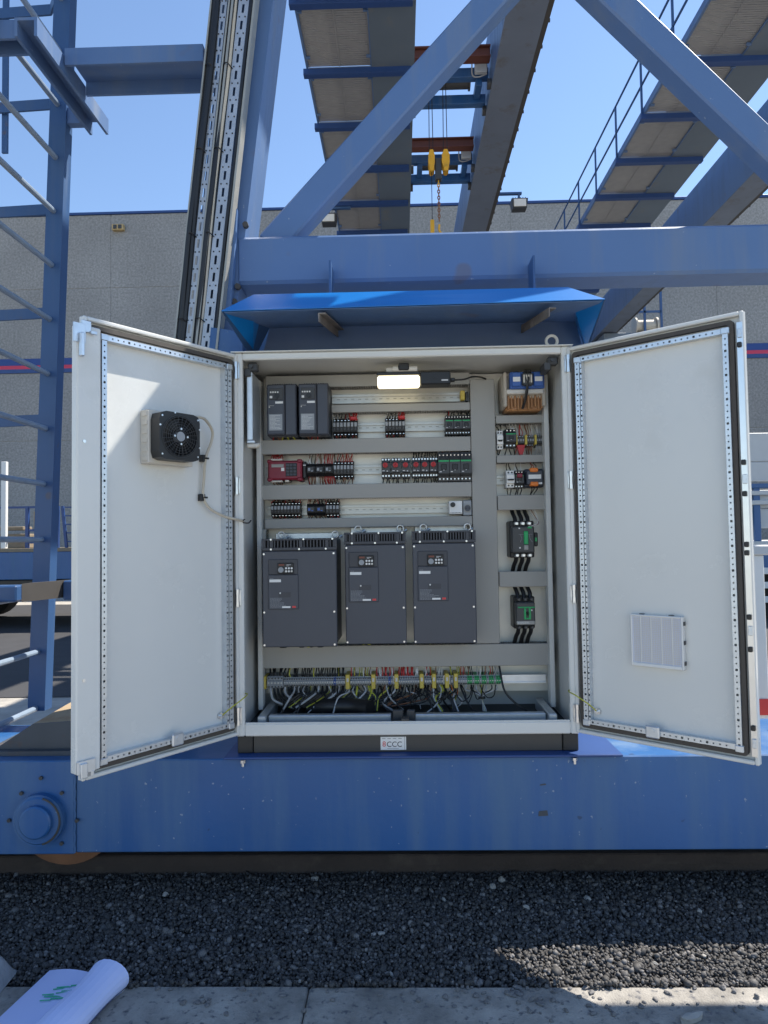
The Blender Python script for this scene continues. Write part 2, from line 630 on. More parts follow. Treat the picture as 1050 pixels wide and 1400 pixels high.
def stone_cloud(xy, rad, lift, name, material):
    n = len(xy)
    t = (1 + 5 ** .5) / 2
    iv = np.array([(-1, t, 0), (1, t, 0), (-1, -t, 0), (1, -t, 0), (0, -1, t), (0, 1, t), (0, -1, -t), (0, 1, -t), (t, 0, -1), (t, 0, 1), (-t, 0, -1), (-t, 0, 1)]) / math.sqrt(1 + t * t)
    it = np.array([(0, 11, 5), (0, 5, 1), (0, 1, 7), (0, 7, 10), (0, 10, 11), (1, 5, 9), (5, 11, 4), (11, 10, 2), (10, 7, 6), (7, 1, 8), (3, 9, 4), (3, 4, 2), (3, 2, 6), (3, 6, 8), (3, 8, 9), (4, 9, 5), (2, 4, 11), (6, 2, 10), (8, 6, 7), (9, 8, 1)])
    v = np.repeat(iv[None], n, 0) * nrg.uniform(0.68, 1.25, (n, 12, 1))
    v *= nrg.uniform(0.6, 1.3, (n, 1, 3)) * rad[:, None, None]
    q = nrg.normal(size=(n, 4))
    q /= np.linalg.norm(q, axis=1, keepdims=True)
    w_, x, y, z = q.T
    Rm = np.stack([1 - 2 * (y * y + z * z), 2 * (x * y - z * w_), 2 * (x * z + y * w_), 2 * (x * y + z * w_), 1 - 2 * (x * x + z * z), 2 * (y * z - x * w_), 2 * (x * z - y * w_), 2 * (y * z + x * w_), 1 - 2 * (x * x + y * y)], -1).reshape(n, 3, 3)
    v = np.einsum('nij,nkj->nki', Rm, v)
    v[:, :, 0] += xy[:, 0:1]
    v[:, :, 1] += xy[:, 1:2]
    v[:, :, 2] += (np.where(xy[:, 1] < -.393, .003, bed(xy[:, 1])) + lift)[:, None]
    f = (it[None] + (np.arange(n) * 12)[:, None, None]).reshape(-1, 3)
    me = bpy.data.meshes.new(name)
    me.vertices.add(n * 12)
    me.vertices.foreach_set('co', v.astype(np.float32).ravel())
    me.loops.add(len(f) * 3)
    me.loops.foreach_set('vertex_index', f.astype(np.int32).ravel())
    me.polygons.add(len(f))
    me.polygons.foreach_set('loop_start', np.arange(0, len(f) * 3, 3, dtype=np.int32))
    me.update(calc_edges=True)
    me.materials.append(material)
    o = bpy.data.objects.new(name, me)
    COL.objects.link(o)
    return o


gx, gy = np.meshgrid(np.arange(-1.9, 1.9, 0.0108), np.arange(-0.412, 0.2, 0.0108))
xy = np.stack([gx.ravel(), gy.ravel()], -1)
xy = np.concatenate([xy, xy + 0.006])
xy += nrg.uniform(-0.006, 0.006, xy.shape)
edge_y = -0.394 + 0.010 * np.sin(xy[:, 0] * 9) + 0.010 * np.sin(xy[:, 0] * 31) + nrg.uniform(-0.012, 0.006, len(xy))
xy = xy[xy[:, 1] > edge_y]
rad = np.clip(nrg.lognormal(-5.16, 0.34, len(xy)), 0.003, 0.014)
g = stone_cloud(xy, rad, nrg.uniform(0.0, 0.012, len(xy)), 'ballast_stones', GRAV)
tag(g, 'dark grey crushed stone ballast between the blue beam and the concrete', 'gravel', kind='stuff')


def stone(name, label, group, x, y, z, r, material, cat='stone'):
    bm = bmesh.new()
    bmesh.ops.create_icosphere(bm, subdivisions=2, radius=1)
    a = Vector((rng.uniform(.7, 1.3), rng.uniform(.6, 1.1), rng.uniform(.45, .75))) * r
    ph = [rng.uniform(0, 6) for _ in range(4)]
    for v in bm.verts:
        k = 1 + .16 * math.sin(3 * v.co.x + ph[0]) + .14 * math.sin(4 * v.co.y + ph[1]) + .12 * math.sin(5 * v.co.z + ph[2])
        v.co = Vector((v.co.x * a.x, v.co.y * a.y, v.co.z * a.z)) * k
    me = bpy.data.meshes.new(name)
    bm.to_mesh(me)
    bm.free()
    me.materials.append(material)
    o = bpy.data.objects.new(name, me)
    COL.objects.link(o)
    o.location = (x, y, z + a.z * .6)
    o.rotation_euler.z = rng.uniform(0, 6)
    return tag(o, label, cat, group)


for (x, y, r) in ((-.875, .05, .022), (-.12, -.165, .018), (-.095, -.158, .016), (-.06, -.345, .016), (-.33, -.372, .013), (.12, .02, .015), (.40, -.03, .018), (.62, .02, .022), (.98, -.05, .018), (.30, .09, .02), (.74, -.30, .015), (.9, -.27, .014), (.34, .13, .024), (.66, .14, .026), (-.35, .15, .022), (-1.22, .15, .024)):
    stone('pale_stone', 'pale stone lying among the dark ballast', 'pale stones in the ballast', x, y, float(bed(y)) + .008, r * .62, STONEL)
for i in range(110):
    x = rng.choice([rng.uniform(.05, 1.0), rng.uniform(-.75, .2), rng.uniform(.2, .55)])
    y = -.405 - abs(rng.gauss(0, .06))
    stone('loose_stone', 'small dark stone lying loose on the concrete edge', 'loose stones on the concrete', x, y, 0, rng.uniform(.0035, .010), GRAV)
stone('flat_stone', 'flat pale stone chip on the concrete near the lower right corner', None, .75, -.545, 0, .026, STONEL)

# crane rail
m = MB()
poly = [(0.13, 0.0), (0.29, 0.0), (0.29, 0.012), (0.222, 0.025), (0.222, 0.075), (0.245, 0.085), (0.245, 0.118), (0.24, 0.123), (0.18, 0.123), (0.175, 0.118), (0.175, 0.085), (0.198, 0.075), (0.198, 0.025), (0.13, 0.012)]
m.prism(poly, 'x', -8, 8)
solo(m, 'crane_rail', RAILM, 'rust brown crane rail lying in the ballast under the blue beam', 'rail')

# warehouse behind
wh = thing('warehouse', 'long grey aggregate concrete warehouse with a blue and red stripe', 'building', (0, 18, 0))
xs = [-38.6 + 6 * i for i in range(14)]
for i in range(len(xs) - 1):
    for (z0, z1) in ((0.0, 4.4), (4.42, 6.47), (6.9, 9.0), (9.01, 11.25)):
        m = MB()
        m.box(xs[i] + .006, xs[i + 1] - .006, 18.0, 18.25, z0, z1, 0.012)
        put(m, 'wall_panel', WALL, wh)
m = MB()
m.box(xs[0], xs[-1], 18.015, 24, 0, 11.2)
put(m, 'core', mat('joint_grey', (0.34, 0.335, 0.32), 0.9), wh)
STRB = mat('stripe_blue', (0.012, 0.05, 0.22), 0.5, var=.05)
STRR = mat('stripe_red', (0.55, 0.035, 0.09), 0.5, var=.05)
for (z0, z1, mt, y) in ((6.70, 6.90, STRB, 17.97), (6.59, 6.698, STRR, 17.975), (6.47, 6.588, NAVY, 17.97)):
    m = MB()
    m.box(xs[0], xs[-1], y, 18.2, z0, z1)
    put(m, 'stripe', mt, wh)
m = MB()
m.box(xs[0], xs[-1], 17.96, 18.4, 11.252, 11.33, 0.01)
put(m, 'coping', NAVY, wh)
m = MB()
m.box(-8.52, -8.17, 17.86, 17.998, 10.72, 10.90, .01)
m.box(-8.47, -8.37, 17.84, 17.862, 10.75, 10.87, .005, 1)
m.box(-8.32, -8.22, 17.84, 17.862, 10.75, 10.87, .005, 1)
solo(m, 'emergency_lamp', [mat('lamp_box_ochre', (.45, .33, .16), .6), BLK2], 'small ochre twin lamp box high on the warehouse wall', 'lamp', (-8.35, 17.95, 10.72))

# ================================================================== gantry crane
crane = thing('gantry_crane', 'blue steel gantry crane with bogie beam, leg, braces and twin girders', 'crane', (0, .2, .225))
bog = MB()
bog.box(-1.165, 4.5, -.03, .45, .225, .545, .004)
bogie = put(bog, 'bogie_beam', BLUED, crane)
m = MB()
m.box(-5, -1.166, -.036, .452, .222, .545, .004)
put(m, 'bogie_end_section', BLUED, crane)
m = MB()
m.box(-.64, .74, -.045, .46, .5455, .554, .002)
put(m, 'mounting_ledge', NAVY, crane)
# wheel hub with cap and bolts
m = MB()
hx, hz = -1.283, .348
m.cyl((hx, -.036, hz), (hx, -.062, hz), .088, 40)
m.cyl((hx, -.062, hz), (hx, -.068, hz), .082, 40, .076)
hub = put(m, 'hub_flange', BLUED, crane)
m = MB()
m.cyl((hx, -.068, hz), (hx, -.082, hz), .056, 36)
m.cyl((hx, -.082, hz), (hx, -.087, hz), .056, 36, .05)
put(m, 'hub_cap', BLUED, hub)
m = MB()
tor = [(hx + .08 * math.cos(t), -.0685, hz + .08 * math.sin(t)) for t in [R(a) for a in range(-75, 76, 6)]]
m.tube(tor, .0035, 6)
put(m, 'grease_ring', DKMET, hub)
bm_ = MB()
bm_.cyl((0, 0, 0), (0, -.008, 0), .007, 6)
bolt_me = bm_.mesh('bolt', BLK2)
for (px, pz) in ((-1.283, .487), (-1.352, .435), (-1.209, .435), (-1.155, .34), (-1.395, .342), (-1.209, .262)):
    piece(bolt_me, 'bolt', crane, Vector((px, -.0365, pz)) - wloc(crane))
bm_ = MB()
bm_.cyl((0, 0, 0), (0, 0, .022), .005, 8)
bm_.cyl((0, 0, .012), (0, 0, .022), .009, 6)
lb = bm_.mesh('ledge_bolt', STEEL)
for px in (-.572, .575):
    piece(lb, 'ledge_bolt', crane, Vector((px, -.041, .522)) - wloc(crane))
for (a, b_, c, d) in ((.448, .482, .342, .362), (.455, .478, .446, .453)):
    m = MB()
    m.prism([(a, c), (b_, c + .002), (b_ - .003, d), (a + .002, d - .003)], 'y', -.0315, -.0302)
    put(m, 'tape_scrap', BLUEG, crane)
# flanged wheel under the beam
m = MB()
m.cyl((hx, .17, hz - .035), (hx, .25, hz - .035), .185, 40)
m.cyl((hx, .15, hz - .035), (hx, .17, hz - .035), .21, 40)
put(m, 'wheel', RUST, crane)
# rusty cover plate on the beam end
m = MB()
m.prism([(-1.50, .562), (-1.36, .652), (-1.10, .668), (-1.10, .562)], 'y', .05, .055, 1)
m.quad((-1.36, .055, .652), (-1.10, .055, .668), (-1.10, .44, .70), (-1.30, .44, .70))
m.quad((-1.50, .055, .562), (-1.36, .055, .652), (-1.30, .44, .70), (-1.44, .44, .60), 1)
m.box(-1.53, -1.10, .02, .44, .5455, .5615, mi=1)
put(m, 'cover_plate', [RUSTY, BLUEG], crane, smooth=False)

# leg, leaning towards the middle
def legx(z):
    return -.99 + .103 * (z - .545), -.852 + .125 * (z - .545)


m = MB()
a0, b0 = legx(.545)
a1, b1 = legx(6.6)
m.prism([(a0, .546), (b0, .546), (b1, 6.6), (a1, 6.6)], 'y', .206, .42)
put(m, 'leg', BLUE, crane)
m = MB()
m.prism([(-.70, 2.20), (-.655, 2.20), (-.628, 2.60), (-.655, 2.60)], 'y', .165, .199)
fl = put(m, 'flange_plate', BLUE, crane)
for (bx, bz) in ((-.60, 2.545), (-.645, 2.24), (-.632, 2.30)):
    m = MB()
    m.cyl((bx, .2, bz), (bx, .18, bz), .012, 6)
    put(m, 'flange_bolt', DKMET, fl)
# tie beam
m = MB()
m.box(-.64, 4.5, .2, .36, 2.315, 2.505, .012)
put(m, 'tie_beam', BLUE, crane)
# diagonal braces
ap = Vector((.60, .30, 3.71))
m = MB()
m.beam((-.52, .30, 2.49), ap, .112, .112, b=.008)
put(m, 'brace', BLUE, crane)
m = MB()
m.beam((1.86, .30, 2.44), ap + Vector((.06, 0, 0)), .112, .106, b=.008)
put(m, 'brace', BLUE, crane)
m = MB()
m.beam((.62, .30, 3.62), (.62, .30, 6.3), .2, .2, b=.01)
put(m, 'brace', BLUE, crane)
for (x0_, x1_) in ((-.575, -.385), (1.70, 1.90)):
    m = MB()
    m.tube([(x0_ + (x1_ - x0_) * i / 16, .243 + .002 * math.sin(i * 2.3), 2.508 + .0015 * math.sin(i * 3.1)) for i in range(17)], .006, 6)
    put(m, 'weld_bead', BLUE, crane)
m = MB()
m.tube([(-1.1655 + .0015 * math.sin(i * 2.1), -.034, .228 + .315 * i / 24) for i in range(25)], .004, 6)
put(m, 'weld_bead', BLUED, crane)
# panel and frame behind the hood
m = MB()
m.box(-.66, .74, .40, .43, .56, 2.24)
put(m, 'back_panel', BLUED, crane)
m = MB()
m.prism([(-.74, 1.90), (-.60, 1.90), (-.60, 2.10), (-.72, 2.12)], 'y', .12, .13)
put(m, 'gusset', BLUED, crane)


def girders(root, dx, rail, ys=1.0):
    g = MB()
    g.box(-.184 + dx, .196 + dx, ys, 15.6, 6.30, 7.07, .006)
    g.box(-.236 + dx, .212 + dx, ys, 15.6, 6.285, 6.30)
    G1 = put(g, 'girder', GIRD, root)
    g = MB()
    g.box(1.076 + dx, 1.476 + dx, ys, 15.6, 6.30, 7.07, .006)
    put(g, 'girder', [BLUE], root)
    g = MB()
    g.box(1.07 + dx, 1.449 + dx, ys, 15.6, 6.286, 6.2985)
    put(g, 'bottom_plate', GIRB, root)
    g = MB()
    g.box(1.45 + dx, 1.50 + dx, ys, 15.6, 6.286, 6.302)
    for k in range(int((ys - 1) / .36) + 1, 40):
        g.box(1.497 + dx, 1.512 + dx, 1.2 + k * .36, 1.22 + k * .36, 6.28, 6.31)
    put(g, 'bottom_flange', DKMET, root)
    pm = MB()
    for k in range(30):
        pm.box(-.335, .335, -.46 + k * .031, -.46 + k * .031 + .024, 0, .024)
    for q in (-.32, 0, .32):
        pm.box(q - .006, q + .006, -.462, .462, -.004, -.001)
    gme = pm.mesh('grating_panel', GRATE, smooth=False, fix=False)
    cm = MB()
    cm.box(-.56, .58, -.03, .03, -.002, .055, .003)
    cm.box(-.56, .58, -.032, .045, -.012, -.002, .002)
    cme = cm.mesh('cross_member', NAVY)
    wl = wloc(root)
    y0 = 4.69 - .965 * 4
    for k in range(17):
        yy = y0 + .965 * k
        if yy < ys - .3:
            continue
        piece(cme, 'cross_member', root, Vector((-.40 + dx, yy, 6.235)) - wl)
        piece(gme, 'grating_panel', root, Vector((-.572 + dx, yy + .4825, 6.31)) - wl)
    g = MB()
    for x in (-.915, -.235):
        g.box(x + dx - .012, x + dx + .012, ys - .2, 15.6, 6.288, 6.37)
    for k in range(int((ys - .8) / .965) + 1, 16):
        for q in (.15, .8):
            for x in (-.89, -.26):
                g.box(x + dx - .025, x + dx + .025, y0 + .965 * (k + q) - .01, y0 + .965 * (k + q) + .01, 6.275, 6.3)
    put(g, 'walkway_edge', BLUE, root)
    if rail:
        for k in range(17):
            yy = y0 + .965 * k
            if yy < ys - .3:
                continue
            g = MB()
            g.beam((-.94 + dx, yy, 6.28), (-.94 + dx, yy, 7.0), .022, .022)
            put(g, 'rail_post', BLUEL, root)
        for z in (6.64, 7.0):
            g = MB()
            g.cyl((-.94 + dx, ys, z), (-.94 + dx, 15.6, z), .013, 8)
            put(g, 'handrail', BLUEL, root)
    return G1


girders(crane, 0, False)
m = MB()
m.box(-1.05, 1.6, 15.62, 15.9, 0, 7.1, .01)
put(m, 'far_leg', BLUE, crane)

crane2 = thing('gantry_crane', 'second blue gantry crane at right with railed walkway and twin girders', 'crane', (3.87, .2, 0))
girders(crane2, 3.87, True, 3.4)
m = MB()
m.box(4.6, 5.3, 15.62, 15.9, 0, 7.1, .01)
put(m, 'far_leg', BLUE, crane2)
m = MB()
m.box(5.0, 6.35, 14.4, 15.4, 6.05, 6.25, .01)
m.box(5.35, 6.2, 14.4, 15.4, 5.7, 6.05, .01, 1)
put(m, 'end_platform', [GIRD, BLK], crane2)
m = MB()
for x in (6.0, 6.4):
    m.beam((x, 14.4, 5.6), (x, 14.4, 7.4), .05, .05)
m.beam((5.4, 14.4, 6.75), (6.4, 14.4, 6.75), .05, .05)
put(m, 'platform_rail', BLUEL, crane2)
m = MB()
m.cyl((5.85, 14.6, 6.45), (6.3, 14.6, 6.45), .16, 20)
m.cyl((5.8, 14.6, 6.45), (5.84, 14.6, 6.45), .22, 20)
m.cyl((6.31, 14.6, 6.45), (6.35, 14.6, 6.45), .22, 20)
put(m, 'cable_reel', WTAN, crane2)


def trolley(y, label):
    t = thing('hoist_trolley', label, 'hoist', (.63, y, 6.5), 'hoist trolleys on the girders')
    m = MB()
    m.box(.21, 1.06, y, y + .06, 6.60, 6.70, .006)
    m.box(.21, 1.06, y - .035, y + .095, 6.585, 6.5995)
    m.box(.21, 1.06, y - .035, y + .095, 6.7005, 6.715)
    put(m, 'red_beam', REDOX, t)
    for (yy, z0, z1, nm) in ((y + .17, 6.49, 6.60, 'front_beam'), (y + .46, 6.37, 6.48, 'rear_beam')):
        m = MB()
        m.box(.215, 1.06, yy, yy + .10, z0, z1, .006)
        put(m, nm, BLUED, t)
    for x in (.30, .92):
        m = MB()
        m.box(x, x + .07, y + .2, y + .52, 6.41, 6.5, .005)
        put(m, 'side_member', BLUED, t)
    m = MB()
    m.cyl((.36, y + .34, 6.54), (.86, y + .34, 6.54), .07, 20)
    m.cyl((.35, y + .34, 6.54), (.37, y + .34, 6.54), .09, 20)
    m.cyl((.85, y + .34, 6.54), (.87, y + .34, 6.54), .09, 20)
    put(m, 'rope_drum', BLK2, t)
    m = MB()
    m.box(.90, 1.04, y + .10, y + .165, 6.50, 6.64, .01)
    put(m, 'motor_box', GREYP, t)
    m = MB()
    m.tube(curve([(.87, y + .02, 6.68), (.87, y + .12, 6.6), (.88, y + .16, 6.5), (.95, y + .16, 6.48), (1.04, y + .14, 6.5)], 6), .008, 6)
    put(m, 'hose', WGRY, t)
    for x in (.2, 1.03):
        for q in (.02, .50):
            m = MB()
            m.cyl((x, y + q + .06, 6.34), (x + .045, y + q + .06, 6.34), .055, 18)
            put(m, 'wheel', BLK2, t)
    return t


trolley(5.0, 'upper hoist trolley with red beam and blue frame, higher in the photo')
trolley(6.75, 'lower hoist trolley with red beam, behind the yellow hook blocks')

CXH = .475
hb = thing('hook_block', 'twin yellow hook blocks hanging by steel ropes with a chain below', 'hook block', (.45, 5.17, 4.8))
for (x0, x1, s) in ((.365, .435, 1), (.515, .60, 1)):
    xm = (x0 + x1) / 2
    m = MB()
    poly = [(xm - .018, 5.63), (xm + .018, 5.63), (x1, 5.57), (x1, 5.48), (xm + .015, 5.39), (xm - .015, 5.39), (x0, 5.48), (x0, 5.57)]
    m.prism(poly, 'y', 5.10, 5.12)
    m.prism(poly, 'y', 5.20, 5.22)
    m.box(xm - .03, xm + .03, 5.12, 5.2, 5.395, 5.43)
    put(m, 'cheek_plates', HOOK, hb)
    m = MB()
    m.cyl((xm, 5.125, 5.53), (xm, 5.195, 5.53), .034, 16)
    put(m, 'sheave', BLK, hb)
    for dx in (-.022, .022):
        m = MB()
        m.cyl((xm + dx, 5.16, 5.55), (xm + dx * .7, 5.14, 6.45), .0045, 6)
        put(m, 'rope', WBLK, hb)
m = MB()
m.box(.44, .51, 5.11, 5.2, 5.30, 5.54, .008)
put(m, 'swivel_housing', BLK2, hb)
for k in range(13):
    m = MB()
    z = 5.28 - k * .035
    ax = k % 2
    lp = [(CXH + (.012 * math.cos(t) if ax else 0), 5.15 + (0 if ax else .012 * math.cos(t)), z + .022 * math.sin(t)) for t in [2 * math.pi * i / 10 for i in range(10)]]
    m.tube(lp, .006, 5, closed=True)
    put(m, 'chain_link', HOOK if k < 2 else RUST, hb)
m = MB()
m.tube(curve([(CXH, 5.15, 4.80), (CXH, 5.15, 4.73), (.515, 5.15, 4.68), (.48, 5.15, 4.63), (.44, 5.15, 4.67)], 6), .012, 8)
put(m, 'hook', HOOK, hb)
m = MB()
m.cyl((.40, 5.16, 5.4), (.398, 5.16, 4.86), .004, 6)
put(m, 'side_rope', WBLK, hb)
m = MB()
m.box(.375, .42, 5.14, 5.18, 4.68, 4.86, .008)
put(m, 'limit_weight', HOOK, hb)


def flood(x, label, s, dz=0.0):
    t = thing('floodlight', label, 'floodlight', (x, 7.58, 6.2 + dz), 'floodlights under the girders')
    m = MB()
    m.prism([(x - .10, 6.10 + dz), (x + .10, 6.10 + dz), (x + .12, 6.24 + dz), (x - .12, 6.24 + dz)], 'y', 7.50, 7.66)
    for k in range(6):
        m.box(x - .1 + k * .036, x - .09 + k * .036, 7.52, 7.64, 6.241 + dz, 6.262 + dz)
    put(m, 'housing', BLK2, t)
    m = MB()
    m.box(x - .088, x + .088, 7.486, 7.499, 6.115 + dz, 6.222 + dz, .003)
    put(m, 'lens', LENS, t)
    m = MB()
    m.box(x - .014, x + .014, 7.56, 7.60, 6.263 + dz, 6.33 + dz)
    m.beam((x + s * .04, 7.58, 6.345 + dz), (x - s * .32, 7.58, 6.345 + dz), .03, .05)
    put(m, 'bracket', BLUEL, t)


flood(-.99, 'dark floodlight at the left side of the walkway', -1, -.15)
flood(1.80, 'dark floodlight at the right side of the middle girder', 1)

# ladder
lad = thing('access_ladder', 'tall blue steel ladder standing on the beam at the far left', 'ladder', (-1.66, .65, .56))


def lx(z):
    return -1.703 + .032 * (z - .6)


for (yy, full) in ((.65, True), (.02, False)):
    m = MB()
    z0, z1 = .556, 5.2
    m.prism([(lx(z0), z0), (lx(z0) + .078, z0), (lx(z1) + .078, z1), (lx(z1), z1)], 'y', yy, yy + .012)
    m.prism([(lx(z0) + .066, z0), (lx(z0) + .078, z0), (lx(z1) + .078, z1), (lx(z1) + .066, z1)], 'y', yy + .012, yy + .065)
    put(m, 'stile', BLUEL, lad)
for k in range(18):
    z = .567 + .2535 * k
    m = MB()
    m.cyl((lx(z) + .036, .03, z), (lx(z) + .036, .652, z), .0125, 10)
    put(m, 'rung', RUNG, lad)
for k, z in enumerate((1.94, 2.49, 3.03, 3.585, 4.09)):
    m = MB()
    m.beam((-2.35, 1.02, z - .01), (-1.79, 1.0, z), .012, .055, upv=(0, 0, 1))
    m.beam((-1.79, 1.0, z), (lx(z) + .04, .70, z), .012, .055, upv=(0, 0, 1))
    put(m, 'cage_hoop', BLUEL, lad)
m = MB()
m.beam((-2.045, 1.03, 3.35), (-2.045, 1.03, 5.2), .03, .012)
put(m, 'cage_strap', BLUEL, lad)

# platform brackets between ladder and leg
pf = thing('platform_bracket', 'blue channel bracket high between the ladder and the leg', 'bracket', (-1.1, .4, 3.3))


def uchan(m, x0, x1, y0, y1, z0, z1, along):
    t = .012
    m.box(x0, x1, y0, y1, z1 - t, z1)
    if along == 'x':
        m.box(x0, x1, y0, y0 + t, z0, z1 - t)
        m.box(x0, x1, y1 - t, y1, z0, z1 - t)
    else:
        m.box(x0, x0 + t, y0, y1, z0, z1 - t)
        m.box(x1 - t, x1, y0, y1, z0, z1 - t)


m = MB()
uchan(m, -1.38, -.80, .31, .52, 3.30, 3.372, 'x')
put(m, 'cross_channel', BLUE, pf)
m = MB()
uchan(m, -1.475, -1.385, .10, .76, 3.27, 3.345, 'y')
put(m, 'side_channel', BLUE, pf)
m = MB()
uchan(m, -2.2, -1.476, .11, .21, 3.27, 3.345, 'x')
put(m, 'end_channel', BLUE, pf)
m = MB()
m.box(-1.54, -1.476, .66, .70, 3.27, 3.345)
put(m, 'stub', BLUE, pf)
pl = thing('platform_bracket', 'blue channel bracket low across the ladder beside the open door', 'bracket', (-1.5, .5, 1.06))
m = MB()
m.box(-2.3, -1.565, .30, .38, 1.075, 1.14, .006)
put(m, 'end_channel', BLUEL, pl)
m = MB()
m.prism([(-1.564, .34), (-1.50, .55), (-1.50, .62), (-1.564, .42)], 'z', 1.07, 1.145)
put(m, 'gusset', DKMET, pl)
m = MB()
m.box(-1.498, -.98, .55, .63, 1.06, 1.145, .006)
put(m, 'cross_channel', BLUEL, pl)

# cable trays on the leg
def tray(x_bot, x_top, wd, label, ncab, tan):
    zb, zt = 1.95, 4.6
    sl = (x_top - x_bot) / (3.40 - 2.04)
    P = lambda x, y, z: (x_bot + sl * (z - 2.04) + x, y, z)
    t = thing('cable_tray', label, 'cable tray', (x_bot, .15, zb), 'cable trays on the crane leg')
    L = zt - zb
    pitch_ = .066
    holes = []
    k = 0.02
    while k + .045 < L:
        holes.append((k, k + .034, .0045))
        k += pitch_
    s = MB()
    s.strip_holes(L, wd, holes, .005, .004)
    for i in range(len(holes) - 1):
        for q in (-wd * .27, wd * .27):
            pass
    b_ = MB()
    b_.add(s, lambda v: P(v[2], .128 + v[1], zb + v[0]))
    put(b_, 'perforated_base', TRAYB, t, smooth=False)
    b_ = MB()
    for i in range(len(holes) - 1):
        zc = zb + holes[i][1] + .016
        for q in (-wd * .28, wd * .28):
            x, y, z = P(q, .1275, zc)
            b_.box(x - .0025, x + .0025, y - .0008, y + .0005, z - .0025, z + .0025)
    put(b_, 'rivet_dots', VOID, t, kind='stuff')
    b_ = MB()
    x0, y0, z0 = P(-wd / 2, .125, zb)
    x1, y1, z1 = P(-wd / 2, .125, zt)
    b_.beam(P(-wd / 2 - .034, .145, zb), P(-wd / 2 - .034, .145, zt), .006, .06)
    put(b_, 'side_rail', TRAYD, t)
    b_ = MB()
    b_.beam(P(wd / 2 + .024, .145, zb), P(wd / 2 + .024, .145, zt), .008, .06)
    put(b_, 'side_rail', TRAYD, t)
    for c in range(ncab):
        b_ = MB()
        off = -wd / 2 - .010 - .0105 * (c % 2)
        path = [P(off + .003 * math.sin(i * 1.3 + c), .125 + .018 * (c // 2) + .004 * math.sin(i * .9 + c * 2), zb + L * i / 14) for i in range(15)]
        b_.tube(curve(path, 3), .0115 if not (tan and c == 0) else .006, 8)
        put(b_, 'cable', WTAN if tan and c == 0 else WBLK, t)
    b_ = MB()
    path = [P(wd / 2 + .010 + .003 * math.sin(i * 1.7), .128, zb + L * i / 14) for i in range(15)]
    b_.tube(curve(path, 3), .0075, 8)
    put(b_, 'cable', WBLK, t)
    for i in range(8):
        b_ = MB()
        z = zb + .2 + i * .33
        b_.tube(curve([P(-wd / 2 - .04, .13, z + .005), P(-wd / 2 - .015, .105, z + .004), P(-wd / 2, .118, z - .004), P(-wd / 2 + .004, .127, z - .006)], 4), .0022, 5)
        put(b_, 'cable_tie', WBLK, t)
    return t


tray(-.815, -.665, .026, 'left cable tray with black cables climbing the crane leg', 3, False)
tray(-.742, -.587, .040, 'right cable tray with beige and black cables climbing the crane leg', 4, True)

# rain hood over the cabinet
hood = thing('rain_hood', 'bright blue sheet metal rain hood above the open cabinet', 'hood', (0, 0, 2.07))
F0, F1 = (-.597, -.2, 2.075), (.675, -.2, 2.085)
T0, T1 = (-.505, -.115, 2.158), (.575, -.115, 2.158)
B0, B1 = (-.50, .14, 2.118), (.665, .14, 2.118)
def sheet(pts, t=(0, 0, -.002)):
    mm = MB()
    n = len(pts)
    mm.v = [tuple(p) for p in pts] + [(p[0] + t[0], p[1] + t[1], p[2] + t[2]) for p in pts]
    mm.face(range(n))
    mm.face([n + i for i in range(n)][::-1])
    for i in range(n):
        j = (i + 1) % n
        mm.face((i, j, n + j, n + i))
    return mm


put(sheet([F0, F1, T1, T0], (0, .001, -.002)), 'front_lip', HOOD, hood, smooth=False)
put(sheet([T0, T1, (.66, .2, 2.17), (-.50, .2, 2.17)]), 'top_sheet', HOOD, hood, smooth=False)
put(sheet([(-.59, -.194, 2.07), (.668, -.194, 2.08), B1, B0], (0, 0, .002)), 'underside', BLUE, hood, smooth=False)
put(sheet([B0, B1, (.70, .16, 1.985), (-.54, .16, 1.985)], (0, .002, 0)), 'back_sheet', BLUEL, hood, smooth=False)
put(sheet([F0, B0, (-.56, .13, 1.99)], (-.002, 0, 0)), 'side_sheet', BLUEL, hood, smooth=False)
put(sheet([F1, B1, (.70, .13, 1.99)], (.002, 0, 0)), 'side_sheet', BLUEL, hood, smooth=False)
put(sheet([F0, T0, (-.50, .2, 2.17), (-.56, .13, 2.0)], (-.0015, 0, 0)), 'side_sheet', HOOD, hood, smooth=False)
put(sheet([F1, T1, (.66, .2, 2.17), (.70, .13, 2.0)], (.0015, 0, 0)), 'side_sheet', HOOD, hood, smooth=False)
for x in (-.262, .505):
    m = MB()
    m.box(x - .004, x + .004, .10, .199, 2.17, 2.36)
    put(m, 'hanger_plate', BLUEL, hood)
    m = MB()
    e_ = .035 * (1 if x < 0 else -1)
    m.beam((x, -.19, 2.062), (x + e_, .135, 2.104), .024, .004, upv=(0, 0, 1))
    m.beam((x - .011, -.19, 2.048), (x - .011 + e_, .135, 2.090), .004, .028, upv=(0, 0, 1))
    put(m, 'support_angle', mat('weathered_angle_iron', (.14, .125, .115), .7, var=.4, scale=30, dirt=(.35, .33, .3), damt=.3, dscale=12), hood)

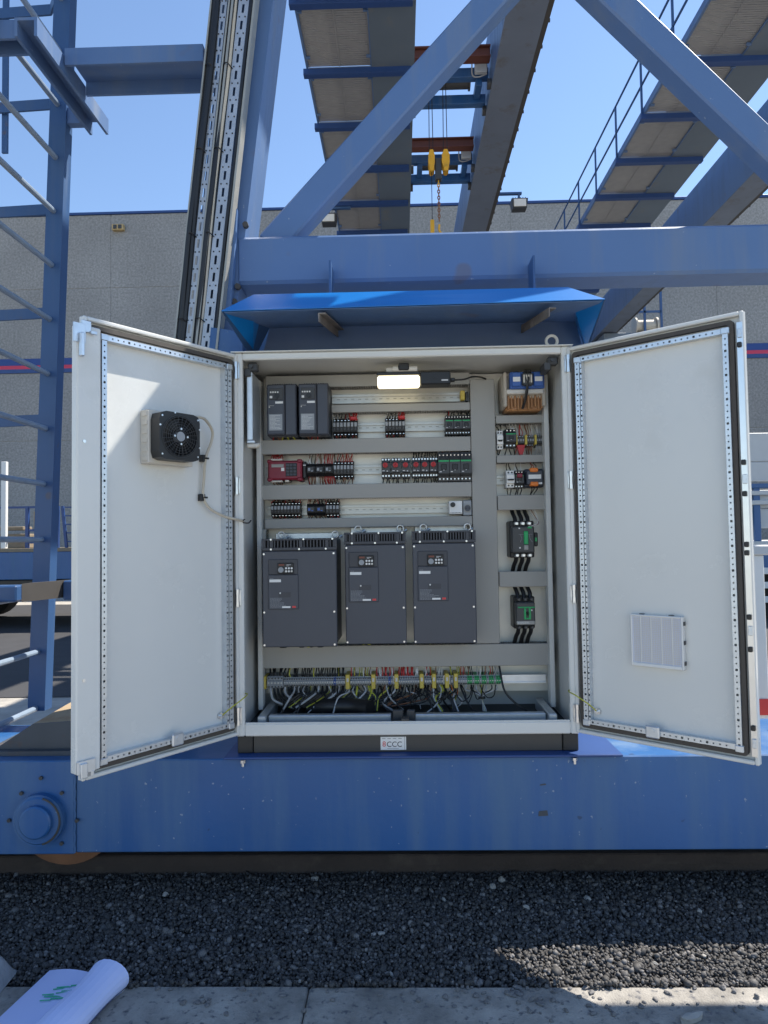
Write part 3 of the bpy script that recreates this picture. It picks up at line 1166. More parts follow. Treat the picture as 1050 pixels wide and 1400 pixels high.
# yard vehicles behind
tr = thing('flatbed_trailer', 'blue flatbed trailer with timber deck parked behind the ladder', 'trailer', (-6, 9.5, 0))
m = MB()
m.box(-11, -2.2, 8.5, 8.62, .76, 1.2, .01)
put(m, 'side_beam', BLUED, tr)
m = MB()
m.box(-11, -2.2, 10.7, 10.82, .76, 1.2, .01)
put(m, 'side_beam', BLUED, tr)
for k in range(12):
    m = MB()
    m.box(-11, -2.2, 8.5 + k * .193, 8.685 + k * .193, 1.2, 1.26, .005)
    put(m, 'deck_plank', WOOD, tr)
m = MB()
m.box(-11, -2.2, 8.9, 9.1, .55, .95)
m.box(-11, -2.2, 10.2, 10.4, .55, .95)
put(m, 'chassis_rails', BLK2, tr)
for x in (-9.0, -7.7, -3.6):
    for y in (8.66, 10.35):
        m = MB()
        m.cyl((x, y, .48), (x, y + .3, .48), .48, 24)
        wlo = put(m, 'wheel', TYRE, tr)
        m = MB()
        m.cyl((x, y - .01, .48), (x, y + .02, .48), .27, 20)
        put(m, 'rim', GREYP, wlo)
m = MB()
m.box(-6.34, -6.16, 8.50, 8.53, .60, .68, .01)
put(m, 'side_lamp', TAIL, tr)
m = MB()
m.box(-7.4, -5.7, 8.535, 8.7, .42, .755, .01)
put(m, 'tool_box', BLK, tr)
rk = thing('stake_frame', 'dark blue stake frame with plywood panel standing on the trailer deck', 'frame', (-5.9, 8.8, 1.26))
for (q0, q1, w0, nm_) in (((-6.12, 1.26), (-6.12, 1.94), .05, 'stake'), ((-5.62, 1.26), (-5.62, 1.94), .05, 'stake'), ((-6.7, 1.93), (-5.95, 1.93), .035, 'crossbar'), ((-6.09, 1.55), (-5.65, 1.55), .04, 'crossbar'), ((-6.09, 1.36), (-5.65, 1.36), .05, 'crossbar')):
    m = MB()
    m.beam((q0[0], 8.8, q0[1]), (q1[0], 8.8, q1[1]), w0, w0)
    put(m, nm_, NAVY, rk)
m = MB()
m.box(-6.05, -5.75, 8.86, 8.88, 1.58, 1.86)
put(m, 'plywood', mat('plywood', (.42, .32, .2), .8), rk)
m = MB()
m.box(-6.9, -6.2, 8.9, 9.2, 1.26, 1.5, .01)
m.box(-6.85, -6.25, 8.9, 9.2, 1.56, 1.62, .01)
solo(m, 'timber_bundle', WOOD, 'bundle of weathered timber on the trailer deck at the left edge', 'timber', (-6.5, 9, 1.26))
m = MB()
m.box(-6.42, -6.34, 8.55, 8.62, 1.26, 2.66, .005)
solo(m, 'white_stake', WHITEP, 'sunlit white upright stake at the left edge of the trailer', 'post', (-6.38, 8.58, 1.26))
dl = thing('deck_ladder', 'small dark blue ladder frame on the trailer deck beside a navy post', 'ladder', (-5.4, 8.8, 1.26))
for x in (-5.42, -5.22):
    m = MB()
    m.beam((x - .05, 8.8, 1.26), (x - .12 if x < -5.4 else x - .05, 8.8, 1.94), .04, .04)
    put(m, 'stile', NAVY, dl)
for k in range(5):
    m = MB()
    m.beam((-5.5 + .01 * (4 - k), 8.8, 1.36 + k * .14), (-5.27, 8.8, 1.36 + k * .14), .02, .02)
    put(m, 'rung', NAVY, dl)
m = MB()
m.box(-5.22, -4.9, 8.7, 9.0, 1.26, 1.96, .01)
m.box(-5.20, -5.19, 8.8, 8.81, 1.96, 2.15)
solo(m, 'navy_post', NAVY, 'thick navy steel post on the trailer deck beside the left door', 'post', (-5.06, 8.85, 1.26))

tk = thing('side_panel_trailer', 'pale grey sided trailer with blue posts behind the right door', 'trailer', (7, 9.6, 0))
for (z0, z1) in ((2.45, 2.90), (2.14, 2.44), (1.72, 2.0), (1.4, 1.70)):
    m = MB()
    m.box(3.2, 12, 8.56, 8.60, z0, z1, .008)
    put(m, 'side_panel', GREYP, tk)
for z in (2.06, 1.95, 1.80):
    m = MB()
    m.box(3.2, 12, 8.48, 8.56, z - .035, z + .035, .008)
    put(m, 'side_rail', BLUED if z > 2 else GREYP, tk)
for x in (3.4, 4.45, 5.50, 6.55, 7.6, 8.65):
    m = MB()
    m.box(x, x + .10, 8.50, 8.555, 1.2, 2.05, .006)
    put(m, 'stake_post', BLUED, tk)
m = MB()
m.box(3.2, 12, 8.5, 11, 1.02, 1.2, .01)
put(m, 'deck', GREYP, tk)
m = MB()
m.box(3.2, 12, 8.52, 8.62, .72, 1.0, .01)
put(m, 'side_beam', BLUED, tk)
m = MB()
m.box(3.2, 12, 8.9, 9.1, .5, .8)
put(m, 'chassis_rail', BLK2, tk)
for x in (4.2, 5.8, 9.2):
    m = MB()
    m.cyl((x, 8.66, .48), (x, 8.96, .48), .48, 24)
    put(m, 'wheel', TYRE, tk)
for k in range(3):
    m = MB()
    m.box(3.2, 12, 8.44, 8.47, .25 + k * .22, .35 + k * .22, .006)
    put(m, 'side_guard', WHITEP, tk)
m = MB()
wp = thing('white_marker_post', 'white upright marker board with red sticker beside the right door', 'post', (2.25, 2.0, 0))
m.box(2.19, 2.285, 1.99, 2.03, .0, 1.17, .006)
put(m, 'board', WHITEP, wp)
m = MB()
m.box(2.17, 2.33, 1.97, 2.06, 1.171, 1.235, .008)
put(m, 'cap', GREYP, wp)
m = MB()
m.box(2.215, 2.283, 1.985, 1.989, .17, .27)
put(m, 'sticker', PRINTR, wp)
m = MB()
m.cyl((2.25, 1.90, .0), (2.25, 1.90, .10), .03, 8)
bf = thing('yellow_buffer', 'yellow buffer with black cap on the beam beside the right door', 'buffer', (1.52, .30, .546))
m = MB()
m.cyl((1.545, .30, .546), (1.545, .30, .59), .052, 20, .062)
m.cyl((1.545, .30, .59), (1.545, .30, .64), .062, 20, .05)
put(m, 'body', HOOK, bf)
m = MB()
m.cyl((1.545, .30, .64), (1.545, .30, .665), .055, 20)
m.cyl((1.545, .30, .665), (1.545, .30, .70), .058, 20, .062)
put(m, 'cap', BLK, bf)

# ================================================================== electrical cabinet
ZC = .617
H = 1.364
cab = thing('electrical_cabinet', 'large pale grey electrical cabinet with both doors open on the blue beam', 'cabinet', (0, 0, ZC))
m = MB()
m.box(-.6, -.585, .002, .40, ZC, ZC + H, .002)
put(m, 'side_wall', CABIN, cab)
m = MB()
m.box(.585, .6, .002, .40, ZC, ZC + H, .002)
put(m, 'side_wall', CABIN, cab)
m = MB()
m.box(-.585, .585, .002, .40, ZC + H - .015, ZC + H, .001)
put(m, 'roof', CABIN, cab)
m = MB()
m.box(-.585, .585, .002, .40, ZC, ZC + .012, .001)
put(m, 'floor', FLOORD, cab)
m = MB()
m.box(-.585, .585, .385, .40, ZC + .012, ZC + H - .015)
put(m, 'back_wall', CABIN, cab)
m = MB()
fl_ = .030
m.box(-.602, -.602 + fl_, -.012, .012, ZC - .001, ZC + H + .001, .004)
m.box(.602 - fl_, .602, -.012, .012, ZC - .001, ZC + H + .001, .004)
m.box(-.602 + fl_, .602 - fl_, -.0118, .012, ZC + H - .024, ZC + H + .0008, .004)
m.box(-.602 + fl_, .602 - fl_, -.0118, .012, ZC - .0008, ZC + .043, .004)
m.box(-.57, .57, -.010, -.002, ZC + .043, ZC + .047, .001)
put(m, 'front_frame', CAB, cab)
m = MB()
m.box(-.612, .612, -.022, .402, ZC + H + .0015, ZC + H + .0055, .001)
put(m, 'roof_lip', CAB, cab)
m = MB()
m.box(-.556, .562, .300, .303, .70, 1.962)
put(m, 'mounting_plate', PLATE, cab)
for (x, s) in ((-.565, 1), (.565, -1)):
    m = MB()
    m.box(min(x, x + s * .018), max(x, x + s * .018), .19, .24, .66, 1.93, .002)
    put(m, 'corner_upright', CABIN, cab)
for (x, s) in ((-.545, 1), (.545, -1)):
    m = MB()
    m.box(x - .014, x + .022, .02, .05, 1.925, 1.955, .004)
    m.box(x - .028, x - .004, .02, .10, 1.905, 1.935, .003)
    m.cyl((x, .02, 1.94), (x, .01, 1.94), .007, 8)
    put(m, 'corner_bracket', BLK2, cab)
# floor frame
for nm, bx in (('floor_rail', (-.50, -.055, .055, .085, .632, .672)), ('floor_rail', (.03, .50, .055, .085, .632, .672)), ('floor_rail', (-.535, -.505, .03, .29, .631, .675)), ('floor_rail', (.505, .535, .03, .29, .631, .675))):
    m = MB()
    m.box(*bx, b=.003)
    put(m, nm, GALV, cab)
for x in (-.05, .0):
    m = MB()
    m.box(x, x + .03 if x == 0 else x + .038, .045, .06, .632, .69, .003)
    put(m, 'floor_bracket', BLK2, cab)
m = MB()
m.box(-.02, .008, -.008, .03, .655, .672, .002)
put(m, 'lock_keeper', DKMET, cab)
# lower back sheet and conduit pipe
m = MB()
pts = curve([(-.37, .23, .655), (-.30, .20, .668), (-.20, .18, .672), (-.135, .14, .672)], 8)
m.tube(pts, .032, 12)
put(m, 'corrugated_conduit', BLK, cab)
# eye bolt
m = MB()
ex, ez = .548, ZC + H + .02
m.tube([(ex + .020 * math.cos(t), .03, ez + .012 + .020 * math.sin(t)) for t in [2 * math.pi * i / 20 for i in range(20)]], .0055, 8, closed=True)
m.cyl((ex, .03, ZC + H), (ex, .03, ez - .008), .008, 10)
m.cyl((ex, .03, ZC + H + .0056), (ex, .03, ZC + H + .011), .016, 12)
put(m, 'eye_bolt', CAB, cab)
# hinges
for s in (-1, 1):
    for z in (1.30, .885, .487, .073):
        m = MB()
        x = s * .593
        m.cyl((x, -.020, ZC + z - .030), (x, -.020, ZC + z + .030), .0075, 12)
        m.cyl((x, -.020, ZC + z - .031), (x, -.020, ZC + z - .013), .0088, 12)
        m.cyl((x, -.020, ZC + z + .013), (x, -.020, ZC + z + .031), .0088, 12)
        m.box(x - .012, x + .012, -.016, -.0125, ZC + z - .028, ZC + z + .028, .001)
        put(m, 'hinge', STEEL, cab)

# ---- doors
AL, AR = .9333, .7064


def door(s, ang, label):
    W, Hh = (.583, H - .01) if s < 0 else (.580, H - .01)
    rot = math.pi + ang if s < 0 else -ang
    sg = 1 if s < 0 else -1       # +n (viewer side) in local y
    d = MB()

    def bx(mm, u0, u1, n0, n1, z0, z1, b=.0, mi=0):
        a, c = sorted((sg * n0, sg * n1))
        mm.box(u0, u1, a, c, z0, z1, b, mi)
    zb = .005
    bx(d, 0, W, -.020, -.014, zb, zb + Hh, .002)
    bx(d, 0, .013, -.014, .004, zb, zb + Hh, .003)
    bx(d, W - .013, W, -.014, .004, zb, zb + Hh, .003)
    bx(d, .013, W - .013, -.014, .004, zb + Hh - .013, zb + Hh, .003)
    bx(d, .013, W - .013, -.014, .004, zb, zb + .013, .003)
    do = put(d, 'door', CAB, cab, world=False, label=label)
    do.location = (s * .59, -.012, 0)
    do.rotation_euler.z = rot
    # gasket
    gsk = MB()
    iu0, iu1, iz0, iz1 = .021, W - .021 - (.008 if s > 0 else 0), zb + .022, zb + Hh - .022
    rr = .012
    loop = []
    for (cu, cz, a0) in ((iu0 + rr, iz0 + rr, 180), (iu1 - rr, iz0 + rr, 270), (iu1 - rr, iz1 - rr, 0), (iu0 + rr, iz1 - rr, 90)):
        for k in range(5):
            a = R(a0 + k * 22.5)
            loop.append((cu + rr * math.cos(a), cz + rr * math.sin(a)))
    n_ = len(loop)
    cu_, cz_ = (iu0 + iu1) / 2, (iz0 + iz1) / 2
    inn = []
    for (u_, z_) in loop:
        inn.append((u_ - math.copysign(.013, u_ - cu_), z_ - math.copysign(.013, z_ - cz_)))
    for i in range(n_):
        j = (i + 1) % n_
        for (A, Bq) in ((loop, inn),):
            a, b_, c_, e = A[i], A[j], Bq[j], Bq[i]
            gsk.quad((a[0], sg * .003, a[1]), (b_[0], sg * .003, b_[1]), (c_[0], sg * .003, c_[1]), (e[0], sg * .003, e[1]))
            gsk.quad((a[0], sg * -.014, a[1]), (b_[0], sg * -.014, b_[1]), (b_[0], sg * .003, b_[1]), (a[0], sg * .003, a[1]))
            gsk.quad((e[0], sg * -.014, e[1]), (c_[0], sg * -.014, c_[1]), (c_[0], sg * .003, c_[1]), (e[0], sg * .003, e[1]))
    put(gsk, 'gasket', GASK, do, world=False, smooth=False)

    # perforated profile rails
    def perf(u, z, L, along, Wd=.016):
        holes = []
        k = .014
        i = 0
        while k + .01 < L:
            h = .0034 if i % 4 == 0 else .0022
            holes.append((k - h, k + h, h))
            k += .0185
            i += 1
        s0 = MB()
        s0.strip_holes(L, Wd, holes, .003, -.028)
        t = MB()
        if along == 'z':
            t.add(s0, lambda v: (u + v[2], sg * (.012 + v[1]), z + v[0]))
        else:
            t.add(s0, lambda v: (u + v[0], sg * (.012 + v[1]), z + v[2]))
        put(t, 'perforated_rail', GALV, do, world=False, smooth=False)
    ro = .520 if s < 0 else .529
    perf(.044, .056, 1.255, 'z')
    if s < 0:
        perf(.060, .056, 1.255, 'z', .010)
    else:
        perf(.0575, .056, 1.255, 'z', .006)
    perf(ro, .045, 1.27, 'z')
    perf(.054, 1.305, ro - .064, 'x')
    perf(.054, .052, ro - .064, 'x')
    # middle clip at the bottom rail
    c = MB()
    cu = .27 if s < 0 else .274
    bx(c, cu - .022, cu + .022, .012, .024, .036, .076, .004)
    c.cyl((cu, sg * .024, .060), (cu, sg * .026, .060), .009, 12)
    put(c, 'rail_clip', GALV, do, world=False)
    for (a, b_) in ((.044, .048), (.044, 1.305), (ro, .048), (ro, 1.305)):
        c = MB()
        bx(c, a - .012, a + .012, -.014, .014, b_ - .010, b_ + .010, .002)
        put(c, 'rail_corner', GALV, do, world=False)
    # earth stud
    c = MB()
    c.cyl((.077, sg * -.014, .087), (.077, sg * .004, .087), .005, 8)
    c.cyl((.077, sg * -.010, .087), (.077, sg * -.006, .087), .011, 12)
    put(c, 'earth_stud', STEEL, do, world=False)
    c = MB()
    pth = [(.077, sg * .002, .09), (.065, sg * .03, .115), (.03, sg * .055, .145), (-.01, sg * .03, .15), (-.03, sg * -.03, .145)]
    c.tube(curve(pth, 8), .0022, 6)
    put(c, 'earth_wire', WYEL, do, world=False)
    if s < 0:
        c = MB()
        bx(c, .548, .622, .010, .042, .040, 1.318, .004)
        st = put(c, 'closing_strip', CAB, do, world=False)
        c = MB()
        for z in (.30, .98):
            c.cyl((.600, sg * .042, z), (.600, sg * .044, z), .005, 10)
        put(c, 'rivet', STEEL, do, world=False)
        c = MB()
        bx(c, .600, .636, .043, .050, 1.262, 1.318, .001)
        bx(c, .608, .622, .050, .062, 1.22, 1.29, .003)
        bx(c, .582, .612, .040, .049, 1.295, 1.33, .002)
        bx(c, .568, .587, .05, .056, 1.292, 1.302, .001)
        put(c, 'latch_hook', GALV, do, world=False)
        c = MB()
        bx(c, .568, .622, .043, .049, .042, .078, .001)
        bx(c, .594, .614, .046, .056, .03, .072, .002)
        bx(c, .572, .582, .02, .05, .028, .045, .001)
        put(c, 'latch_hook', GALV, do, world=False)
        c = MB()
        bx(c, .540, .547, -.013, .012, .05, 1.312, .001)
        put(c, 'strip_edge', DUCTF, do, world=False)
    else:
        c = MB()
        bx(c, .560, .5775, .0045, .0075, .03, 1.325, .001)
        put(c, 'locking_bar', STEEL, do, world=False)
        for z in (1.255, .90, .806, .655, .63, .44, .345, .115):
            c = MB()
            bx(c, .562, .574, .008, .014, z - .008, z + .008, .002)
            put(c, 'bar_clip', BLK, do, world=False)
        for z in (1.29, .85, .40, .07):
            c = MB()
            bx(c, .563, .576, .0078, .011, z - .014, z + .014, .002)
            c.cyl((.570, -.011, z), (.570, -.013, z), .004, 8)
            put(c, 'bar_guide', GALV, do, world=False)
    return do, sg, rot


dl_, sgl, rotl = door(-1, AL, 'left cabinet door swung open with ventilation fan')
dr_, sgr, rotr = door(1, AR, 'right cabinet door swung open with filter grille')


def ondoor(name, label, cat, s, rot):
    t = thing(name, label, cat, (s * .59, -.012, ZC))
    t.rotation_euler.z = rot
    return t


# fan on the left door
fan = ondoor('cabinet_fan', 'black round ventilation fan mounted inside the left cabinet door', 'fan', -1, rotl)
fan_parts = []
m = MB()
m.box(.215, .384, -.0135, .030, .936, 1.106, .003)
for k in range(6):
    m.box(.384, .387, .0, .026, .945 + k * .028, .958 + k * .028, .001)
put(m, 'mounting_box', OFFW, fan, world=False)
cu, cz = .300, 1.022
ring = []
def oct_(h, c):
    return [(cu - h + c, cz - h), (cu + h - c, cz - h), (cu + h, cz - h + c), (cu + h, cz + h - c), (cu + h - c, cz + h), (cu - h + c, cz + h), (cu - h, cz + h - c), (cu - h, cz - h + c)]


m = MB()
n_ = 32
outer, inner = [], []
for i in range(n_):
    a = 2 * math.pi * i / n_
    ca, sa = math.cos(a), math.sin(a)
    k = min(1 / max(abs(ca), 1e-6), 1 / max(abs(sa), 1e-6), 1.30) * .076
    outer.append((cu + k * ca, cz + k * sa))
    inner.append((cu + .064 * ca, cz + .064 * sa))
for i in range(n_):
    j = (i + 1) % n_
    o0, o1, i0, i1 = outer[i], outer[j], inner[i], inner[j]
    for (y0, y1) in ((.031, .078),):
        m.quad((o0[0], y1, o0[1]), (o1[0], y1, o1[1]), (i1[0], y1, i1[1]), (i0[0], y1, i0[1]))
        m.quad((o0[0], y0, o0[1]), (o1[0], y0, o1[1]), (o1[0], y1, o1[1]), (o0[0], y1, o0[1]))
        m.quad((i0[0], y0, i0[1]), (i1[0], y0, i1[1]), (i1[0], y1, i1[1]), (i0[0], y1, i0[1]))
put(m, 'fan_housing', BLK, fan, world=False)
m = MB()
m.cyl((cu, .0305, cz), (cu, .033, cz), .0638, 32)
put(m, 'fan_back', VOID, fan, world=False)
m = MB()
for b_ in range(7):
    a0 = 2 * math.pi * b_ / 7
    for k in range(6):
        r0, r1 = .024 + k * .0064, .024 + (k + 1) * .0064
        q = []
        for (r_, da) in ((r0, 0), (r1, 0), (r1, .62), (r0, .62)):
            a = a0 + da + .25 * (r_ - .024) / .038
            q.append((cu + r_ * math.cos(a), .045 + (.016 if da else 0), cz + r_ * math.sin(a)))
        m.quad(*q)
put(m, 'fan_blades', BLK, fan, world=False)
m = MB()
for r_ in (.022, .030, .038, .046, .054, .062, .067):
    m.tube([(cu + r_ * math.cos(2 * math.pi * i / 36), .081, cz + r_ * math.sin(2 * math.pi * i / 36)) for i in range(36)], .0009, 5, closed=True)
for i in range(24):
    a = 2 * math.pi * i / 24
    m.tube([(cu + .016 * math.cos(a), .0815, cz + .016 * math.sin(a)), (cu + .068 * math.cos(a + .12), .080, cz + .068 * math.sin(a + .12))], .0009, 5)
put(m, 'grille', BLK2, fan, world=False)
m = MB()
m.cyl((cu, .06, cz), (cu, .082, cz), .0155, 20)
put(m, 'hub', GREYT, fan, world=False)
for i in range(4):
    a = math.pi / 2 * i
    m = MB()
    m.cyl((cu + .024 * math.cos(a), .081, cz + .024 * math.sin(a)), (cu + .024 * math.cos(a), .0845, cz + .024 * math.sin(a)), .0035, 8)
    put(m, 'screw', STEEL, fan, world=False)
for (a, b_) in ((-.067, .06), (.067, .06), (-.067, -.06), (.067, -.06), (-.074, .03), (-.074, -.03), (.074, .03), (.02, .074)):
    m = MB()
    m.cyl((cu + a, .078, cz + b_), (cu + a, .081, cz + b_), .003, 8)
    put(m, 'screw', STEEL, fan, world=False)
fc = ondoor('fan_cable', 'beige fan cable clipped to the left door beside the fan', 'cable', -1, rotl)
m = MB()
m.tube(curve([(.226, .05, 1.098), (.20, .05, 1.100), (.165, .035, 1.095), (.128, .02, 1.066), (.126, .012, 1.03), (.143, .004, .975), (.150, .002, .90), (.153, .002, .84), (.125, .004, .80), (.07, .012, .775), (.03, .02, .766), (-.01, .012, .76), (-.03, -.02, .758)], 8), .0048, 8)
put(m, 'cable', WTAN, fc, world=False)
for (a, b_) in ((.146, .972), (.152, .838)):
    m = MB()
    m.box(a - .006, a + .013, -.0138, .006, b_ - .012, b_ + .012, .002)
    m.box(a - .012, a + .002, -.002, .011, b_ - .003, b_ + .003, .001)
    put(m, 'clip', BLK, fc, world=False)
m = MB()
m.tube(curve([(-.005, .03, .765), (-.01, .005, .757), (-.02, .03, .752), (-.03, .035, .762)], 5), .0025, 6)
put(m, 'cable_tie', WBLK, fc, world=False)

# filter on the right door
fl2 = ondoor('filter_grille', 'white square filter grille low on the right cabinet door', 'filter', 1, rotr)
u0, u1, z0, z1 = .207, .375, .260, .428
m = MB()
m.box(u0 + .004, u1 - .004, -.0045, .0138, z0 + .004, z1 - .004)
put(m, 'filter_mat', FILT, fl2, world=False)
m = MB()
for (a, b_, c_, d_) in ((u0, u0 + .005, z0, z1), (u1 - .006, u1, z0, z1), (u0 + .005, u1 - .006, z0, z0 + .012), (u0 + .005, u1 - .006, z1 - .006, z1)):
    m.box(a, b_, -.009, .0139, c_, d_, .002)
put(m, 'frame', WHT, fl2, world=False)
m = MB()
for k in range(1, 5):
    x = u0 + (u1 - u0) * k / 5
    m.box(x - .0012, x + .0012, -.0068, -.004, z0 + .012, z1 - .006)
put(m, 'mullions', WHT, fl2, world=False)
m = MB()
for k in range(24):
    z = z0 + .018 + k * .0059
    m.box(u0 + .009, u1 - .009, -.0056, -.004, z, z + .0010)
for k in range(26):
    x = u0 + .012 + k * .0056
    m.box(x, x + .0011, -.0052, -.004, z0 + .014, z1 - .009)
put(m, 'mesh', OFFW, fl2, world=False)
m = MB()
for (a, c_) in ((u1 + .0005, .40), (u1 + .0005, .34), (u1 + .0005, .275)):
    m.box(a, a + .0025, -.003, .01, c_, c_ + .012)
for a in (.235, .33):
    m.box(a, a + .014, -.003, .01, z1 + .0005, z1 + .0025)
put(m, 'snap_tabs', BLK2, fl2, world=False)

# plinth with sticker
pli = thing('cabinet_plinth', 'dark grey plinth under the cabinet with black corner pieces', 'plinth', (0, 0, .555))
m = MB()
m.box(-.544, .544, .004, .4, .5545, .6158, .002)
put(m, 'front_panel', PLIN, pli)
for s in (-1, 1):
    m = MB()
    m.box(min(s * .546, s * .6), max(s * .546, s * .6), .0, .4, .5545, .6158, .003)
    put(m, 'corner_piece', PLINC, pli)
stk = thing('paper_sticker', 'small white handwritten sticker on the dark plinth', 'sticker', (-.045, 0, .585))
m = MB()
m.box(-.0935, -.0095, .0022, .0038, .562, .6075)
m.box(-.0085, -.0035, .0022, .0038, .562, .6075)
put(m, 'paper', WHT, stk)


def text(txt, x, y, z, size, material, parent, name='lettering', ext=.0004):
    cu_ = bpy.data.curves.new('txt', 'FONT')
    cu_.body = txt
    cu_.size = size
    cu_.extrude = ext
    cu_.align_x = 'CENTER'
    tmp = bpy.data.objects.new('tmp', cu_)
    COL.objects.link(tmp)
    dg = bpy.context.evaluated_depsgraph_get()
    me = bpy.data.meshes.new_from_object(tmp.evaluated_get(dg))
    bpy.data.objects.remove(tmp)
    me.transform(Matrix.Rotation(R(90), 4, 'X'))
    me.materials.clear()
    me.materials.append(material)
    o = bpy.data.objects.new(name, me)
    COL.objects.link(o)
    o.parent = parent
    o.location = Vector((x, y, z)) - wloc(parent)
    return o


text('8', -.081, .0018, .574, .026, PRINTR, stk)
text('CCC', -.045, .0018, .573, .026, PRINTB, stk)
m = MB()
for k in range(4):
    m.box(-.088 + .019 * k, -.076 + .019 * k, .0017, .0021, .601, .6022)
m.box(-.07, -.03, .0017, .0021, .567, .5678)
put(m, 'pen_lines', PRINTB, stk)

# ------------------------------------------------------------------ inside: lamp
lamp = thing('cabinet_lamp', 'lit rectangular cabinet lamp under the cabinet roof', 'lamp', (.04, .06, 1.87))
m = MB()
m.box(-.088, .069, .062, .115, 1.868, 1.908, .006)
put(m, 'diffuser', LAMP, lamp)
m = MB()
m.box(.070, .182, .055, .115, 1.870, 1.918, .004)
m.box(-.09, .070, .060, .116, 1.909, 1.920, .002)
m.box(.182, .20, .075, .095, 1.884, 1.898, .003)
m.cyl((.125, .0545, 1.898), (.125, .052, 1.898), .007, 12)
hsg = put(m, 'housing', BLK, lamp)
m = MB()
m.box(.148, .172, .0535, .0549, 1.882, 1.887)
put(m, 'logo_print', PRINT, hsg)
m = MB()
m.box(-.055, .055, .07, .10, 1.922, 1.940, .003)
m.cyl((-.03, .07, 1.932), (.06, .07, 1.932), .011, 12)
put(m, 'bracket', OFFW, lamp)
m = MB()
m.box(-.01, .03, .055, .10, 1.925, 1.952, .004)
put(m, 'motion_sensor', BLK, lamp)
m = MB()
m.tube(curve([(.20, .085, 1.891), (.235, .10, 1.896), (.27, .13, 1.912), (.305, .18, 1.922), (.33, .215, 1.922)], 8), .0035, 8)
put(m, 'cable', WBLK, lamp)

# ------------------------------------------------------------------ wiring ducts
def duct(x0, x1, z0, z1, label, vert=False, sides=(1, 1)):
    t = thing('wiring_duct', label, 'cable duct', ((x0 + x1) / 2, .3, (z0 + z1) / 2), 'grey wiring ducts')
    d = MB()
    d.box(x0, x1, .220, .228, z0, z1, .002)
    put(d, 'lid', DUCT, t)
    d = MB()
    if vert:
        d.box(x0 + .004, x1 - .004, .2955, .2995, z0, z1)
    else:
        d.box(x0, x1, .2955, .2995, z0 + .004, z1 - .004)
    put(d, 'base', DUCTF, t)
    d = MB()
    p = .0095
    if vert:
        n = int((z1 - z0) / p)
        for s_, xw in ((0, x0 + .003), (1, x1 - .005)):
            if sides[s_]:
                for k in range(n):
                    d.box(xw, xw + .002, .2285, .295, z0 + k * p, z0 + k * p + .0055)
    else:
        n = int((x1 - x0) / p)
        for s_, zw in ((0, z0 + .003), (1, z1 - .005)):
            if sides[s_]:
                for k in range(n):
                    d.box(x0 + k * p, x0 + k * p + .0055, .2285, .295, zw, zw + .002)
    put(d, 'slotted_walls', DUCTF, t, smooth=False, fix=False, kind='stuff')
    return t


duct(-.533, .268, 1.905, 1.952, 'topmost long grey wiring duct behind the lamp', False, (1, 0))
duct(-.274, .267, 1.803, 1.834, 'slim grey wiring duct below the lamp-lit rail', False, (1, 0))
duct(-.550, .267, 1.643, 1.700, 'long grey wiring duct below the two small drives')
duct(-.550, .267, 1.465, 1.522, 'long grey wiring duct below the red controller')
duct(-.540, .267, 1.352, 1.390, 'slim grey wiring duct just above the three large drives')
duct(.269, .364, .898, 1.924, 'tall vertical grey wiring duct in the middle right', True)
duct(.367, .566, 1.748, 1.780, 'short grey wiring duct below the copper transformer')
duct(.367, .566, 1.594, 1.624, 'short grey wiring duct between the two right device rows')
duct(.367, .566, 1.410, 1.468, 'short grey wiring duct above the upper moulded breaker')
duct(.367, .566, 1.113, 1.173, 'short grey wiring duct between the two moulded breakers')
duct(-.553, .562, .812, .896, 'wide grey wiring duct along the bottom above the terminal row')
duct(-.552, -.536, .90, 1.350, 'narrow grey strip duct left of the large drives', True)

# DIN rails
def din(x0, x1, zc, label, y=.285):
    d = MB()
    h = .0175
    d.box(x0, x1, y, y + .0015, zc + h - .008, zc + h)
    d.box(x0, x1, y, y + .0015, zc - h, zc - h + .008)
    d.box(x0, x1, y + .0075, y + .009, zc - h + .007, zc + h - .007)
    d.box(x0, x1, y + .0015, y + .009, zc + h - .0095, zc + h - .008)
    d.box(x0, x1, y + .0015, y + .009, zc - h + .008, zc - h + .0095)
    k = x0 + .02
    while k < x1 - .02:
        d.box(k, k + .012, y + .0070, y + .0076, zc - .002, zc + .002, 0, 1)
        k += .028
    solo(d, 'mounting_rail', [DINM, TRAYD], label, 'rail', ((x0 + x1) / 2, y, zc), 'metal mounting rails')


din(-.275, .268, 1.862, 'bare metal mounting rail lit by the cabinet lamp', .255)
din(-.275, .268, 1.752, 'metal mounting rail of the upper relay row')
din(-.545, .268, 1.583, 'metal mounting rail carrying the red controller')
din(-.545, .268, 1.424, 'metal mounting rail of the third row above the large drives')
din(.368, .562, 1.688, 'short metal mounting rail of the upper right device row')
din(.368, .562, 1.532, 'short metal mounting rail of the lower right device row')
m = MB()
m.box(.232, .25, .235, .262, 1.845, 1.884, .003)
m.box(.252, .264, .24, .262, 1.84, 1.88, .003, 1)
m.cyl((.258, .24, 1.846), (.258, .232, 1.846), .006, 8, mi=1)
solo(m, 'rail_end_clamp', [YEL, BLK2], 'small yellow end clamp on the lamp-lit rail', 'clamp', (.245, .25, 1.845))

WM = [WBLK, WRED, WGRY, WYEL, WBRN, WHT]


def wire(m, x, za, zb, mi, y=.262, r=.0016, j=.006, y2=None):
    x2 = x + rng.uniform(-j, j)
    bow = rng.uniform(-.005, .005)
    y2 = y + .015 if y2 is None else y2
    m.tube(curve([(x, y, za), (x + bow, y - rng.uniform(0, .006), za + (zb - za) * .35), (x2 + bow * .5, y2 - .004, za + (zb - za) * .75), (x2, y2, zb)], 3), r, 5, mi)


